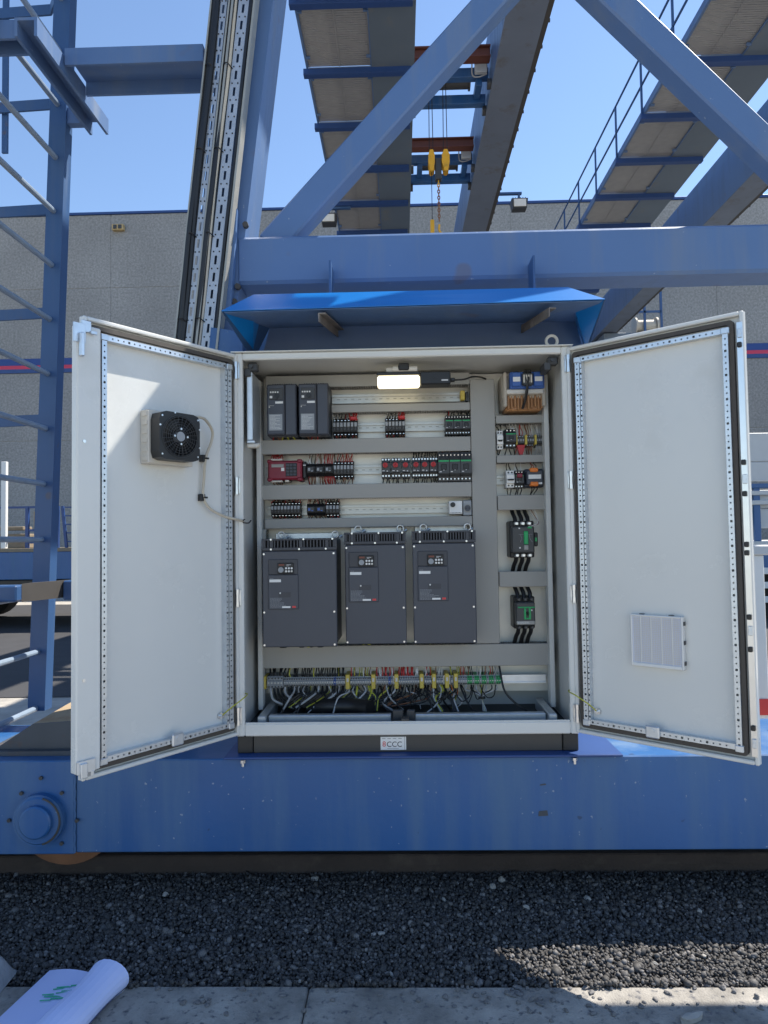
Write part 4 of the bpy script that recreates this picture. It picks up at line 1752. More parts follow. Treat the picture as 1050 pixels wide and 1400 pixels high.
def term_mesh(wd, h, style):
    t = MB()
    w2 = wd * .46
    prof_ = [(.298, 0), (.262, 0), (.258, h * .08), (.250, h * .22), (.238, h * .24), (.236, h * .76), (.250, h * .78), (.258, h * .92), (.262, h), (.298, h)]
    t.prism([(p[0] - .3, p[1]) for p in prof_], 'x', -w2, w2, 0)
    if style == 'relay':
        t.box(-w2 * .75, w2 * .75, -.0665, -.0635, h * .50, h * .72, .0005, 1)
        t.box(-w2 * .55, w2 * .55, -.0665, -.0635, h * .30, h * .46, .0005, 2)
        t.box(-w2 * .5, w2 * .5, -.0455, -.0435, h * .83, h * .9, .0004, 3)
        t.box(-w2 * .5, w2 * .5, -.0455, -.0435, h * .1, h * .17, .0004, 3)
    else:
        t.box(-w2 * .7, w2 * .7, -.066, -.0635, h * .40, h * .60, .0005, 1)
        t.box(-w2 * .5, w2 * .5, -.0455, -.0435, h * .83, h * .9, .0004, 3)
        t.box(-w2 * .5, w2 * .5, -.0455, -.0435, h * .1, h * .17, .0004, 3)
    return t


def strip(x0, x1, z0, z1, n, label, up, dn, upz, dnz, style='relay', body=BLK, cat='terminal strip', mk=GREYT):
    t = thing('relay_strip', label, cat, ((x0 + x1) / 2, .3, z0), 'relay and terminal strips')
    wd = (x1 - x0) / n
    me = term_mesh(wd, z1 - z0, style).mesh('relay_module', [body, mk, BLUP if style != 'relay' else BLK2, STEEL])
    for k in range(n):
        piece(me, 'relay_module', t, Vector((x0 + wd * (k + .5), .3, z0)) - wloc(t))
    ww = MB()
    for k in range(n):
        for q in (-.2, .2):
            x = x0 + wd * (k + .5 + q)
            if up is not None:
                wire(ww, x, z1 - .008, upz, rng.choice(up))
            if dn is not None:
                wire(ww, x, z0 + .008, dnz, rng.choice(dn))
    put(ww, 'wires', WM, t, kind='stuff')
    return t


strip(-.272, -.174, 1.712, 1.786, 7, 'left block of seven black relays in the upper row', (0, 0, 5, 2, 1), (0, 1, 4), 1.806, 1.698)
strip(-.066, .014, 1.712, 1.786, 6, 'right block of six black relays in the upper row', (0, 5, 2, 0, 1), (0, 4, 1), 1.806, 1.698)
for (x0, x1, lab) in ((-.203, -.176, 'red'), (-.008, .012, 'red')):
    m = MB()
    for k in range(5):
        wire(m, x0 + (x1 - x0) * k / 4, 1.775, 1.806, 0, y=.245, r=.0024)
    m.box(x0, x1, .236, .25, 1.777, 1.79, .003)
    solo(m, 'red_wire_bunch', [WRED], 'bunch of red wires at the top right of the %s upper relay block' % ('left' if x0 < -.1 else 'right'), 'wires', ((x0 + x1) / 2, .245, 1.775))
strip(-.271, -.192, 1.546, 1.616, 6, 'black relay block right of the red controller with red wires', (1, 1, 1, 4, 0), (4, 0, 5), 1.648, 1.52)
strip(-.520, -.403, 1.396, 1.458, 9, 'left block of nine black terminals in the third row', (0, 1, 4, 0), (0, 1, 4), 1.468, 1.388)
strip(-.303, -.250, 1.394, 1.457, 4, 'right block of four black terminals in the third row', (0, 1, 4, 0), (0, 1, 4), 1.468, 1.388)


def relay(x0, x1, z0, z1, label, up, dn, upz, dnz, accent=GREYT, red_down=False):
    t = thing('plug_in_relay', label, 'relay', ((x0 + x1) / 2, .3, z0), 'plug-in relays')
    h = z1 - z0
    q = MB()
    q.prism([(.298, z0), (.25, z0), (.24, z0 + h * .2), (.235, z0 + h * .25), (.235, z0 + h * .75), (.24, z0 + h * .8), (.25, z1), (.298, z1)], 'x', x0 + .001, x1 - .001)
    put(q, 'socket', BLK, t)
    q = MB()
    wd = x1 - x0
    q.box(x0 + wd * .12, x1 - wd * .12, .222, .236, z0 + h * .28, z0 + h * .74, .003)
    put(q, 'relay_cube', BLK2, t)
    q = MB()
    q.box(x0 + wd * .2, x0 + wd * .45, .2208, .2222, z0 + h * .4, z0 + h * .62)
    q.box(x0 + wd * .55, x0 + wd * .75, .2208, .2222, z0 + h * .34, z0 + h * .42)
    put(q, 'marking', accent, t)
    ww = MB()
    for k in range(6):
        x = x0 + wd * (k + .5) / 6
        wire(ww, x, z1 - .004, upz, rng.choice(up))
        wire(ww, x, z0 + .004, dnz, rng.choice(dn), r=.0022 if red_down else .0016)
    put(ww, 'wires', WM, t, kind='stuff')


relay(-.376, -.341, 1.556, 1.606, 'first black relay beside the red controller', (4, 0, 5), (4, 0, 1), 1.648, 1.52)
relay(-.341, -.306, 1.556, 1.606, 'second black relay beside the red controller', (4, 1, 5), (4, 0, 5), 1.648, 1.52)
relay(-.306, -.272, 1.556, 1.606, 'third black relay beside the red controller, above thick red wires', (1, 1, 1), (1, 1, 1), 1.648, 1.52, red_down=True)
relay(-.378, -.341, 1.402, 1.448, 'left black relay of the pair in the third row', (4, 1, 0), (4, 0), 1.468, 1.388, BLUP)
relay(-.341, -.304, 1.402, 1.448, 'right black relay of the pair in the third row', (4, 1, 0), (4, 0), 1.468, 1.388, BLUP)

# red controller
t = thing('safety_controller', 'dark red controller module with keypad in the second row', 'controller', (-.46, .3, 1.54))
m = MB()
m.box(-.527, -.393, .222, .298, 1.543, 1.618, .006)
put(m, 'body', PRED, t)
for (a, b_) in ((-.529, -.51), (-.412, -.391)):
    for z in (1.537, 1.608):
        m = MB()
        m.box(a, b_, .218, .29, z, z + .015, .004)
        put(m, 'corner_bumper', PRED, t)
m = MB()
m.box(-.512, -.464, .2205, .2222, 1.592, 1.604, .0005)
put(m, 'display', DUCT, t)
m = MB()
m.box(-.474, -.462, .2203, .2221, 1.577, 1.590, .0005)
put(m, 'white_label', WHT, t)
m = MB()
m.box(-.456, -.412, .2185, .2222, 1.556, 1.607, .001)
kp = put(m, 'keypad', BLK, t)
km = MB()
km.box(-.0055, .0055, -.0035, 0, -.0045, .0045, .001)
kme = km.mesh('key', DRIVE)
for i in range(3):
    for j in range(4):
        piece(kme, 'key', kp, Vector((-.448 + i * .014, .2185, 1.562 + j * .0125)) - wloc(kp))
m = MB()
m.box(-.518, -.47, .225, .28, 1.619, 1.626, .002)
m.box(-.518, -.47, .225, .28, 1.534, 1.541, .002)
m.box(-.46, -.445, .225, .28, 1.534, 1.542, .002)
put(m, 'plug_connectors', OFFW, t)
m = MB()
for k in range(14):
    wire(m, -.515 + k * .0033, 1.622, 1.648, 1, y=.245, r=.0015)
    if k % 2:
        wire(m, -.515 + k * .0033, 1.537, 1.522, rng.choice((4, 5, 1)), y=.245)
put(m, 'wires', WM, t, kind='stuff')
t = thing('io_module', 'black module joined to the right side of the red controller', 'module', (-.385, .3, 1.55))
m = MB()
m.box(-.391, -.3775, .232, .298, 1.548, 1.614, .003)
m.box(-.389, -.3785, .230, .2325, 1.598, 1.601, 0, 1)
put(m, 'housing', [BLK, WHT], t)


# motor protection switches
def starter(x0, x1, label, up, upz=1.648):
    z0, z1 = 1.545, 1.622
    t = thing('motor_switch', label, 'switch', ((x0 + x1) / 2, .3, z0), 'motor protection switches')
    q = MB()
    q.prism([(.298, z0), (.24, z0), (.236, z0 + .016), (.218, z0 + .02), (.218, z1 - .022), (.236, z1 - .016), (.24, z1), (.298, z1)], 'x', x0 + .0008, x1 - .0008)
    put(q, 'housing', BLK2, t)
    xm = (x0 + x1) / 2
    q = MB()
    q.cyl((xm - .002, .218, 1.592), (xm - .002, .206, 1.592), .0098, 16)
    q.box(xm - .0035, xm - .0005, .200, .206, 1.584, 1.600, .001)
    put(q, 'red_knob', RED, t)
    q = MB()
    q.box(x0 + .004, x0 + .013, .2168, .2182, 1.569, 1.572)
    q.box(xm + .003, xm + .008, .2168, .2182, 1.567, 1.571)
    put(q, 'marking', PRINT, t)
    q = MB()
    for k in range(3):
        x = x0 + (x1 - x0) * (k + .5) / 3
        q.cyl((x, .24, 1.552), (x, .234, 1.552), .0035, 8)
        q.cyl((x, .24, 1.616), (x, .234, 1.616), .0035, 8)
    put(q, 'terminal_screws', STEEL, t, kind='stuff')
    ww = MB()
    for k in range(3):
        x = x0 + (x1 - x0) * (k + .5) / 3
        wire(ww, x, 1.548, 1.52, 0, y=.25, r=.0022, j=.004)
        if up:
            wire(ww, x, 1.62, upz, 0, y=.25, r=.0025, j=.003)
    put(ww, 'wires', WM, t, kind='stuff')


for i, (a, b_) in enumerate(((-.082, -.047), (-.043, -.007), (-.003, .031), (.038, .071), (.072, .105), (.106, .138))):
    starter(a, b_, 'black motor switch with red knob, %s from the left' % ('first', 'second', 'third', 'fourth', 'fifth', 'sixth')[i], i > 2)


def contactor(x0, x1, z0, z1, label, yf, green_h=.5, dark=True, grp='contactors', upz=None, dnz=None):
    t = thing('contactor', label, 'contactor', ((x0 + x1) / 2, .3, z0), grp)
    h = z1 - z0
    q = MB()
    q.prism([(.298, z0), (yf + .026, z0), (yf + .024, z0 + h * .16), (yf + .008, z0 + h * .2), (yf, z0 + h * .26), (yf, z0 + h * .72), (yf + .008, z0 + h * .78), (yf + .02, z1), (.298, z1)], 'x', x0 + .0008, x1 - .0008)
    put(q, 'housing', BLK2, t)
    wd = x1 - x0
    q = MB()
    q.box(x0 + .002, x1 - .002, yf - .0012, yf + .002, z0 + h * .66, z0 + h * .715)
    put(q, 'green_band', GRN, t)
    q = MB()
    q.box(x0 + wd * .25, x1 - wd * .25, yf - .003, yf + .001, z0 + h * .38, z0 + h * .58, .002)
    put(q, 'slider', BLK, t)
    q = MB()
    q.box(x0 + wd * .12, x0 + wd * .3, yf - .001, yf + .001, z0 + h * .30, z0 + h * .33)
    q.box(x0 + wd * .45, x0 + wd * .55, yf - .001, yf + .001, z0 + h * .36, z0 + h * .42)
    put(q, 'marking', PRINT, t)
    q = MB()
    for k in range(3):
        x = x0 + wd * (k + .5) / 3
        q.cyl((x, yf + .03, z0 + h * .08), (x, yf + .02, z0 + h * .08), wd * .07, 10)
        q.cyl((x, yf + .022, z1 - h * .08), (x, yf + .012, z1 - h * .10), wd * .06, 10)
    put(q, 'terminal_screws', STEEL, t, kind='stuff')
    ww = MB()
    for k in range(3):
        x = x0 + wd * (k + .5) / 3
        if upz:
            wire(ww, x, z1 - .006, upz, rng.choice((0, 0, 1, 5)), y=.25, r=.002)
        if dnz:
            wire(ww, x, z0 + .006, dnz, 0, y=.25, r=.0022)
    put(ww, 'wires', WM, t, kind='stuff')


for i in range(3):
    contactor(.138 + i * .0432, .138 + (i + 1) * .0432, 1.526, 1.638, 'large green banded contactor right of the motor switches, %s' % ('left one', 'middle one', 'right one')[i], .20, grp='large contactors', upz=1.648)
    contactor(.170 + i * .0328, .170 + (i + 1) * .0328, 1.712, 1.786, 'small green marked contactor at the end of the upper row, %s' % ('left one', 'middle one', 'right one')[i], .222, grp='small contactors', upz=1.806, dnz=1.698)

# thermostat and socket
t = thing('thermostat', 'white thermostat with black dial at the end of the third row', 'thermostat', (.205, .3, 1.397))
m = MB()
m.box(.179, .230, .222, .298, 1.398, 1.449, .002)
for k in range(8):
    m.box(.184 + k * .0055, .187 + k * .0055, .2212, .2222, 1.402, 1.4045, 0, 1)
put(m, 'housing', [WHT, BLK2], t)
m = MB()
m.cyl((.193, .222, 1.434), (.193, .213, 1.434), .0095, 18)
put(m, 'dial', BLK, t)
t = thing('service_socket', 'grey power socket beside the white thermostat', 'socket', (.25, .3, 1.393))
m = MB()
m.box(.233, .267, .226, .298, 1.392, 1.451, .003)
put(m, 'housing', GREYT, t)
m = MB()
m.cyl((.25, .226, 1.420), (.25, .2215, 1.420), .0152, 24)
m.cyl((.25, .2216, 1.420), (.25, .2205, 1.420), .012, 24, mi=1)
put(m, 'socket_ring', [DUCTF, DRIVE], t)
m = MB()
for dx in (-.006, .006):
    m.cyl((.25 + dx, .2206, 1.42), (.25 + dx, .2198, 1.42), .0022, 8)
put(m, 'socket_holes', VOID, t, kind='stuff')


# ------------------------------------------------------------------ drives
def print_lines(x0, x1, z0, z1, y, n, seed):
    rr = random.Random(seed)
    q = MB()
    for k in range(n):
        z = z1 - (z1 - z0) * (k + .5) / n
        x = x0
        xe = x0 + (x1 - x0) * rr.uniform(.45, 1)
        while x < xe:
            L = rr.uniform(.003, .009)
            q.box(x, min(x + L, xe), y - .0004, y + .0004, z - .0006, z + .0006)
            x += L + .0012
    return q


def keypad(t, x0, x1, z0, z1, y):
    q = MB()
    q.box(x0, x1, y - .006, y, z0, z1, .002)
    k_ = put(q, 'keypad', BLK, t)
    wd, h = x1 - x0, z1 - z0
    q = MB()
    q.cyl((x0 + wd * .22, y - .006, z0 + h * .36), (x0 + wd * .22, y - .012, z0 + h * .36), wd * .17, 20)
    put(q, 'dial', GREYT, k_)
    for i in range(3):
        for j in range(2):
            q = MB()
            q.cyl((x0 + wd * (.54 + .175 * i), y - .006, z0 + h * (.22 + .28 * j)), (x0 + wd * (.54 + .175 * i), y - .0085, z0 + h * (.22 + .28 * j)), wd * .065, 12)
            put(q, 'button', WHT if (i, j) != (2, 0) else OFFW, k_)
    q = MB()
    q.box(x0 + wd * .08, x0 + wd * .42, y - .0066, y - .0058, z0 + h * .74, z0 + h * .9)
    q.box(x0 + wd * .56, x0 + wd * .84, y - .0066, y - .0058, z0 + h * .80, z0 + h * .84, 0, 1)
    q.box(x0 + wd * .56, x0 + wd * .72, y - .0066, y - .0058, z0 + h * .70, z0 + h * .73, 0, 1)
    put(q, 'display', [REDOX, PRINT], k_)


def drive(x0, x1, z0, z1, yf, vent, px, pz, label):
    t = thing('variable_drive', label, 'drive', ((x0 + x1) / 2, .3, z0), 'large charcoal drives')
    zv = z1 - vent
    q = MB()
    q.box(x0 + .004, x1 - .004, yf + .010, .298, z0 + .004, z1 - .004, .003)
    put(q, 'chassis', DRIVE2, t)
    q = MB()
    q.box(x0, x1, yf, yf + .0095, z0, zv - .0022, .003)
    put(q, 'front_cover', DRIVE, t)
    # vent grille: frame bars with open slots over a dark hollow
    q = MB()
    q.box(x0 - .002, x1 + .002, yf - .002, yf + .0097, zv, zv + vent * .24, .001)
    q.box(x0 - .002, x1 + .002, yf - .002, yf + .0097, z1 - vent * .16, z1, .001)
    wd = x1 - x0
    n = 23
    for k in range(n + 1):
        xx = x0 - .002 + (wd + .004) * k / n
        thick = .012 if k in (3, 12, 20) else .0045
        if k == 0:
            a, b_ = xx, xx + .009
        elif k == n:
            a, b_ = xx - .009, xx
        else:
            a, b_ = xx - thick / 2, xx + thick / 2
        q.box(a, b_, yf - .002, yf + .0097, zv + vent * .24, z1 - vent * .16)
    put(q, 'vent_grille', DRIVE2, t, smooth=False)
    q = MB()
    q.box(x0 + .006, x1 - .006, yf + .0075, yf + .0092, zv + vent * .2, z1 - vent * .12)
    put(q, 'vent_hollow', VOID, t)
    # operator panel
    a0, a1, b0_, b1_ = px[0], px[1], pz[0], pz[1]
    q = MB()
    hh = b1_ - b0_
    q.box(a0, a1, yf - .004, yf, b0_ + hh * .70, b1_, .0015)
    put(q, 'upper_panel', DRIVE2, t)
    q = MB()
    q.box(a0 - .001, a1 + .001, yf - .006, yf, b0_, b0_ + hh * .692, .002)
    lp = put(q, 'lower_panel', DRIVE, t)
    keypad(t, a0 + (a1 - a0) * .32, a0 + (a1 - a0) * .86, b0_ + hh * .715, b0_ + hh * .93, yf - .004)
    q = MB()
    yy = yf - .006
    q.box(a0 + .004, a0 + .046, yy - .0006, yy + .0003, b0_ + hh * .545, b0_ + hh * .60)
    q.box(a0 + (a1 - a0) * .46, a0 + (a1 - a0) * .74, yy - .0006, yy + .0003, b0_ + hh * .025, b0_ + hh * .06)
    put(q, 'white_label', WHT, lp)
    q = MB()
    q.box(a0 + (a1 - a0) * .80, a0 + (a1 - a0) * .92, yy - .0006, yy + .0003, b0_ + hh * .025, b0_ + hh * .065)
    put(q, 'red_label', PRINTR, lp)
    q = print_lines(a0 + .006, a0 + (a1 - a0) * .72, b0_ + hh * .02, b0_ + hh * .235, yy, 9, 3)
    q2 = print_lines(a0 + .006, a0 + .022, b0_ + hh * .61, b0_ + hh * .63, yy, 1, 5)
    q.add(q2)
    put(q, 'small_print', GREYT, lp)
    q = MB()
    q.box(a0 + (a1 - a0) * .34, a0 + (a1 - a0) * .76, yy - .0008, yy + .0003, b0_ + hh * .24, b0_ + hh * .34, .0004)
    put(q, 'cover_flap', DRIVE2, lp)
    q = MB()
    q.cyl((a0 + (a1 - a0) * .40, yy - .0006, b0_ + hh * .325), (a0 + (a1 - a0) * .40, yy - .0022, b0_ + hh * .325), .003, 8)
    put(q, 'indicator', WHT, lp)
    # screws
    sm = MB()
    sm.cyl((0, 0, 0), (0, -.0022, 0), .0036, 10)
    sme = sm.mesh('screw', STEEL)
    mid = z0 + (zv - z0) * .36
    for (sx, sz) in ((x0 + .006, zv - .013), (x1 - .010, zv - .013), (x0 + .006, mid), (x1 - .010, mid), (x0 + .006, z0 + .008), (x1 - .010, z0 + .008)):
        piece(sme, 'screw', t, Vector((sx, yf, sz)) - wloc(t))
    for fx in (.12, .5, .86):
        piece(sme, 'screw', t, Vector((x0 + wd * fx, yf - .002, zv + .004)) - wloc(t))
    for fx in (.12, .56, .95):
        piece(sme, 'screw', t, Vector((x0 + wd * fx, yf - .002, z1 - .003)) - wloc(t))
    # lifting eyes and bracket plate
    q = MB()
    q.box(x0 + .012, x1 - .012, .27, .298, z1 - .002, z1 + .022, .002)
    put(q, 'hanging_plate', GALV, t)
    for ex_ in (x0 + .045, x1 - .018):
        q = MB()
        ez_ = z1 + .014
        q.tube([(ex_ + .0125 * math.cos(a), .21, ez_ + .0125 * math.sin(a)) for a in [2 * math.pi * i / 16 for i in range(16)]], .0032, 6, closed=True)
        q.cyl((ex_ + .016, .235, z1 + .004), (ex_ + .026, .235, z1 + .010), .006, 8)
        put(q, 'lifting_eye', GALV, t)
    ww = MB()
    for k in range(5):
        xx = x0 + wd * rng.uniform(.12, .85)
        ww.tube(curve([(xx, yf + .10, z0 + .012), (xx + .008, yf + .09, z0 - .010), (xx + .018, yf + .11, z0 - .012), (xx + .03, yf + .12, z0 + .01)], 4), .004, 6, 0 if k % 3 else 3)
    for fx in (.18, .45, .7):
        ww.box(x0 + wd * fx, x0 + wd * fx + .02, yf + .06, yf + .11, z0 - .012, z0 + .004, .003)
    put(ww, 'wires', WM, t)


drive(-.519, -.247, .917, 1.312, .060, .043, (-.496, -.388), (1.055, 1.236), 'left large charcoal drive, widest and nearest of the three')
drive(-.220, .006, .917, 1.331, .110, .044, (-.205, -.097), (1.073, 1.258), 'middle large charcoal drive of the three')
drive(.032, .265, .916, 1.333, .110, .044, (.051, .161), (1.074, 1.258), 'right large charcoal drive of the three')


def small_drive(x0, x1, label):
    z0, z1, yf = 1.705, 1.906, .15
    t = thing('small_drive', label, 'drive', ((x0 + x1) / 2, .3, z0), 'small charcoal drives')
    q = MB()
    q.box(x0, x1, yf + .012, .298, z0, z1, .003)
    put(q, 'body', DRIVE2, t)
    q = MB()
    wd = x1 - x0
    xm = x0 + wd * .60
    q.box(x0 + .002, xm, yf - .004, yf + .0125, z0 + .004, z1 - .004, .004)
    fc_ = put(q, 'front_cover', DRIVE, t)
    q = MB()
    q.box(xm + .001, x1 - .001, yf + .002, yf + .0125, z0 + .002, z1 - .002, .004)
    put(q, 'side_cover', DRIVE, t)
    q = MB()
    q.box(x0 + .012, xm - .004, yf - .008, yf - .0042, 1.842, 1.886, .002)
    kp_ = put(q, 'keypad', BLK2, t)
    q = MB()
    q.cyl((x0 + wd * .36, yf - .008, 1.856), (x0 + wd * .36, yf - .013, 1.856), .0095, 18)
    put(q, 'dial', BLK, kp_)
    q = MB()
    for k in range(4):
        q.box(x0 + .015 + k * .009, x0 + .021 + k * .009, yf - .0095, yf - .0078, 1.868, 1.874, .001)
    q.box(x0 + .014, x0 + .024, yf - .009, yf - .0078, 1.848, 1.857, .001)
    put(q, 'buttons', WHT, kp_)
    q = MB()
    q.box(x0 + wd * .30, x0 + wd * .56, yf - .0048, yf - .0038, 1.828, 1.836)
    put(q, 'white_label', WHT, fc_)
    q = MB()
    q.box(x0 + .010, x0 + wd * .53, yf - .0047, yf - .0038, z0 + .020, z0 + .082)
    lb_ = put(q, 'rating_label', GREYT, fc_)
    q = print_lines(x0 + .013, x0 + wd * .50, z0 + .024, z0 + .079, yf - .0049, 11, int(abs(x0) * 1000))
    put(q, 'small_print', WHT, lb_)
    q = print_lines(x0 + .010, x0 + wd * .4, 1.818, 1.822, yf - .0042, 1, 4)
    q.cyl((x0 + .012, yf - .004, 1.815), (x0 + .012, yf - .0055, 1.815), .0025, 8)
    put(q, 'marking', OFFW, fc_)
    q = MB()
    for k in range(9):
        q.box(x0 + .02 + k * .009, x0 + .024 + k * .009, yf + .02, .28, z1 - .001, z1 + .003)
    put(q, 'top_fins', DRIVE2, t)
    ww = MB()
    for k in range(7):
        wire(ww, x0 + .02 + k * .012, z0 + .004, 1.698, rng.choice((1, 0, 4, 3)), y=.20, r=.002)
    put(ww, 'wires', WM, t, kind='stuff')


small_drive(-.516, -.401, 'left one of the two small charcoal drives at the top left')
small_drive(-.394, -.279, 'right one of the two small charcoal drives at the top left')

# guard plate on the left wall
t = thing('side_guard_plate', 'bright silver folded plate on the inner left wall of the cabinet', 'plate', (-.57, .1, 1.66))
m = MB()
m.box(-.566, -.545, .03, .17, 1.672, 1.925, .003)
m.box(-.566, -.536, .025, .045, 1.66, 1.672, .003)
put(m, 'plate', GALV, t)
m = MB()
m.box(-.566, -.528, .03, .06, 1.645, 1.66, .003)
m.cyl((-.535, .04, 1.655), (-.52, .04, 1.655), .007, 8)
put(m, 'fastener', OFFW, t)

# ------------------------------------------------------------------ right column devices
t = thing('power_transformer', 'copper wound transformer with blue terminals at the upper right', 'transformer', (.47, .3, 1.79))
m = MB()
m.box(.386, .548, .175, .29, 1.835, 1.925, .004)
put(m, 'core', CORE, t)
m = MB()
m.box(.388, .402, .150, .294, 1.80, 1.932, .004)
put(m, 'end_frame', CORE, t)
m = MB()
m.box(.535, .549, .150, .294, 1.80, 1.918, .004)
put(m, 'end_frame', CORE, t)
for k in range(11):
    m = MB()
    x = .405 + k * .0128
    m.box(x, x + .0085, .168 + .006 * (k % 2), .285, 1.793 + .004 * (k % 3), 1.846, .003)
    put(m, 'winding', COIL, t)
m = MB()
m.box(.400, .540, .185, .285, 1.79, 1.838, .006)
put(m, 'coil_core', COIL, t)
for (a, b_) in ((.418, .452), (.500, .535)):
    m = MB()
    m.box(a, b_, .128, .168, 1.872, 1.926, .003)
    tb = put(m, 'terminal_block', BLUP, t)
    m = MB()
    m.box(a + .003, b_ - .003, .1265, .1285, 1.890, 1.908, .001)
    put(m, 'label', WHT, tb)
m = MB()
m.box(.412, .542, .140, .176, 1.866, 1.930, .003)
put(m, 'terminal_bar', BLUP, t)
m = MB()
m.box(.456, .496, .122, .150, 1.874, 1.922, .004)
for k in range(4):
    m.box(.459 + k * .009, .465 + k * .009, .1205, .1225, 1.884, 1.914, .001, 1)
put(m, 'fuse_holder', [BLK2, OFFW], t)
m = MB()
m.box(.40, .545, .150, .172, 1.848, 1.866, .003)
put(m, 'bracket', OFFW, t)
m = MB()
m.box(.462, .492, .126, .15, 1.922, 1.934, .004)
m.tube(curve([(.472, .13, 1.93), (.470, .125, 1.90), (.474, .128, 1.86), (.468, .15, 1.82), (.462, .17, 1.795)], 6), .005, 8)
m.tube(curve([(.48, .13, 1.93), (.478, .122, 1.89), (.47, .13, 1.85), (.466, .15, 1.81)], 6), .004, 8)
put(m, 'cable', WBLK, t)


def mcb(x0, x1, z0, z1, label, upz, dnz):
    t = thing('circuit_breaker', label, 'circuit breaker', ((x0 + x1) / 2, .3, z0), 'small circuit breakers')
    h = z1 - z0
    q = MB()
    q.box(x0, x1, .236, .298, z0, z1, .002)
    q.box(x0, x1, .222, .237, z0 + h * .24, z0 + h * .76, .002)
    put(q, 'housing', WHT, t)
    q = MB()
    q.box(x0 + .003, x1 - .003, .214, .223, z0 + h * .40, z0 + h * .46, .002)
    q.box(x0 + .0005, x1 - .0005, .2212, .2222, z0 + h * .47, z0 + h * .49)
    put(q, 'toggle', BLK, t)
    q = MB()
    for k in (0, 1):
        x = x0 + (x1 - x0) * (.28 + .44 * k)
        for z in (z0 + h * .12, z1 - h * .12):
            q.cyl((x, .237, z), (x, .2345, z), .0035, 10)
    put(q, 'terminal_screws', BLK2, t, kind='stuff')
    ww = MB()
    for k in (0, 1):
        x = x0 + (x1 - x0) * (.28 + .44 * k)
        wire(ww, x, z1 - .003, upz, 0, r=.0019)
        wire(ww, x, z0 + .003, dnz, 0, r=.0019)
    put(ww, 'wires', WM, t, kind='stuff')


mcb(.370, .394, 1.648, 1.722, 'white circuit breaker at the left of the upper right device row', 1.752, 1.62)
mcb(.404, .435, 1.498, 1.565, 'white circuit breaker at the left of the lower right device row', 1.598, 1.466)
contactor(.404, .445, 1.658, 1.728, 'black contactor with green marks in the upper right device row', .22, grp='right column contactors', upz=1.752, dnz=1.62)
for i, (a, b_, col_) in enumerate(((.450, .479, 1), (.488, .517, 4), (.525, .550, 2))):
    strip(a, b_, 1.660, 1.706, 3, ('dark terminal block with red wires between yellow end stops', 'dark terminal block with brown wires between yellow end stops', 'dark terminal block with grey wires at the row end')[i], (col_, col_, 5), (col_, col_, col_), 1.752, 1.62, 'term', BLK2)
for i, (a, b_) in enumerate(((.4455, .4497), (.4797, .4877), (.5172, .5247))):
    m = MB()
    m.box(a, b_, .226, .296, 1.665, 1.703, .001)
    solo(m, 'yellow_end_stop', YEL, 'yellow end stop, %s of three in the upper right device row' % ('left', 'middle', 'right')[i], 'end stop', ((a + b_) / 2, .26, 1.665), 'yellow end stops')
m = MB()
m.prism([(.449, 1.664), (.480, 1.664), (.476, 1.645), (.470, 1.625), (.458, 1.625), (.453, 1.645)], 'y', .232, .25)
solo(m, 'red_bridge', RED, 'red plug bridge with red wires under the dark terminal block', 'plug', (.465, .24, 1.63))
contactor(.437, .470, 1.497, 1.564, 'black breaker with dark red button in the lower right device row', .218, grp='right column contactors', upz=1.598, dnz=1.466)
m = MB()
m.box(.442, .464, .209, .219, 1.535, 1.551, .003)
solo(m, 'red_button', PRED, 'dark red button on the black breaker in the lower right row', 'button', (.453, .213, 1.535))
t = thing('small_transformer', 'small dark transformer with orange terminals in the lower right row', 'transformer', (.507, .3, 1.49))
m = MB()
m.box(.478, .540, .200, .298, 1.506, 1.562, .004)
m.box(.474, .552, .24, .298, 1.498, 1.570, .006)
put(m, 'core', DRIVE, t)
for z in (1.500, 1.554):
    m = MB()
    m.box(.490, .520, .190, .225, z, z + .016, .003)
    for k in range(3):
        m.cyl((.495 + k * .010, .19, z + .008), (.495 + k * .010, .1885, z + .008), .003, 8)
    put(m, 'orange_terminal', ORG, t)
m = MB()
m.box(.484, .532, .1985, .2005, 1.528, 1.544)
m.box(.522, .536, .1985, .2005, 1.507, 1.514)
put(m, 'label', WHT, t)
m = MB()
for k in range(3):
    wire(m, .495 + k * .01, 1.567, 1.598, (4, 1, 0)[k], y=.215, y2=.25)
    wire(m, .495 + k * .01, 1.502, 1.466, 0, y=.215, y2=.25, r=.002)
put(m, 'wires', WM, t, kind='stuff')


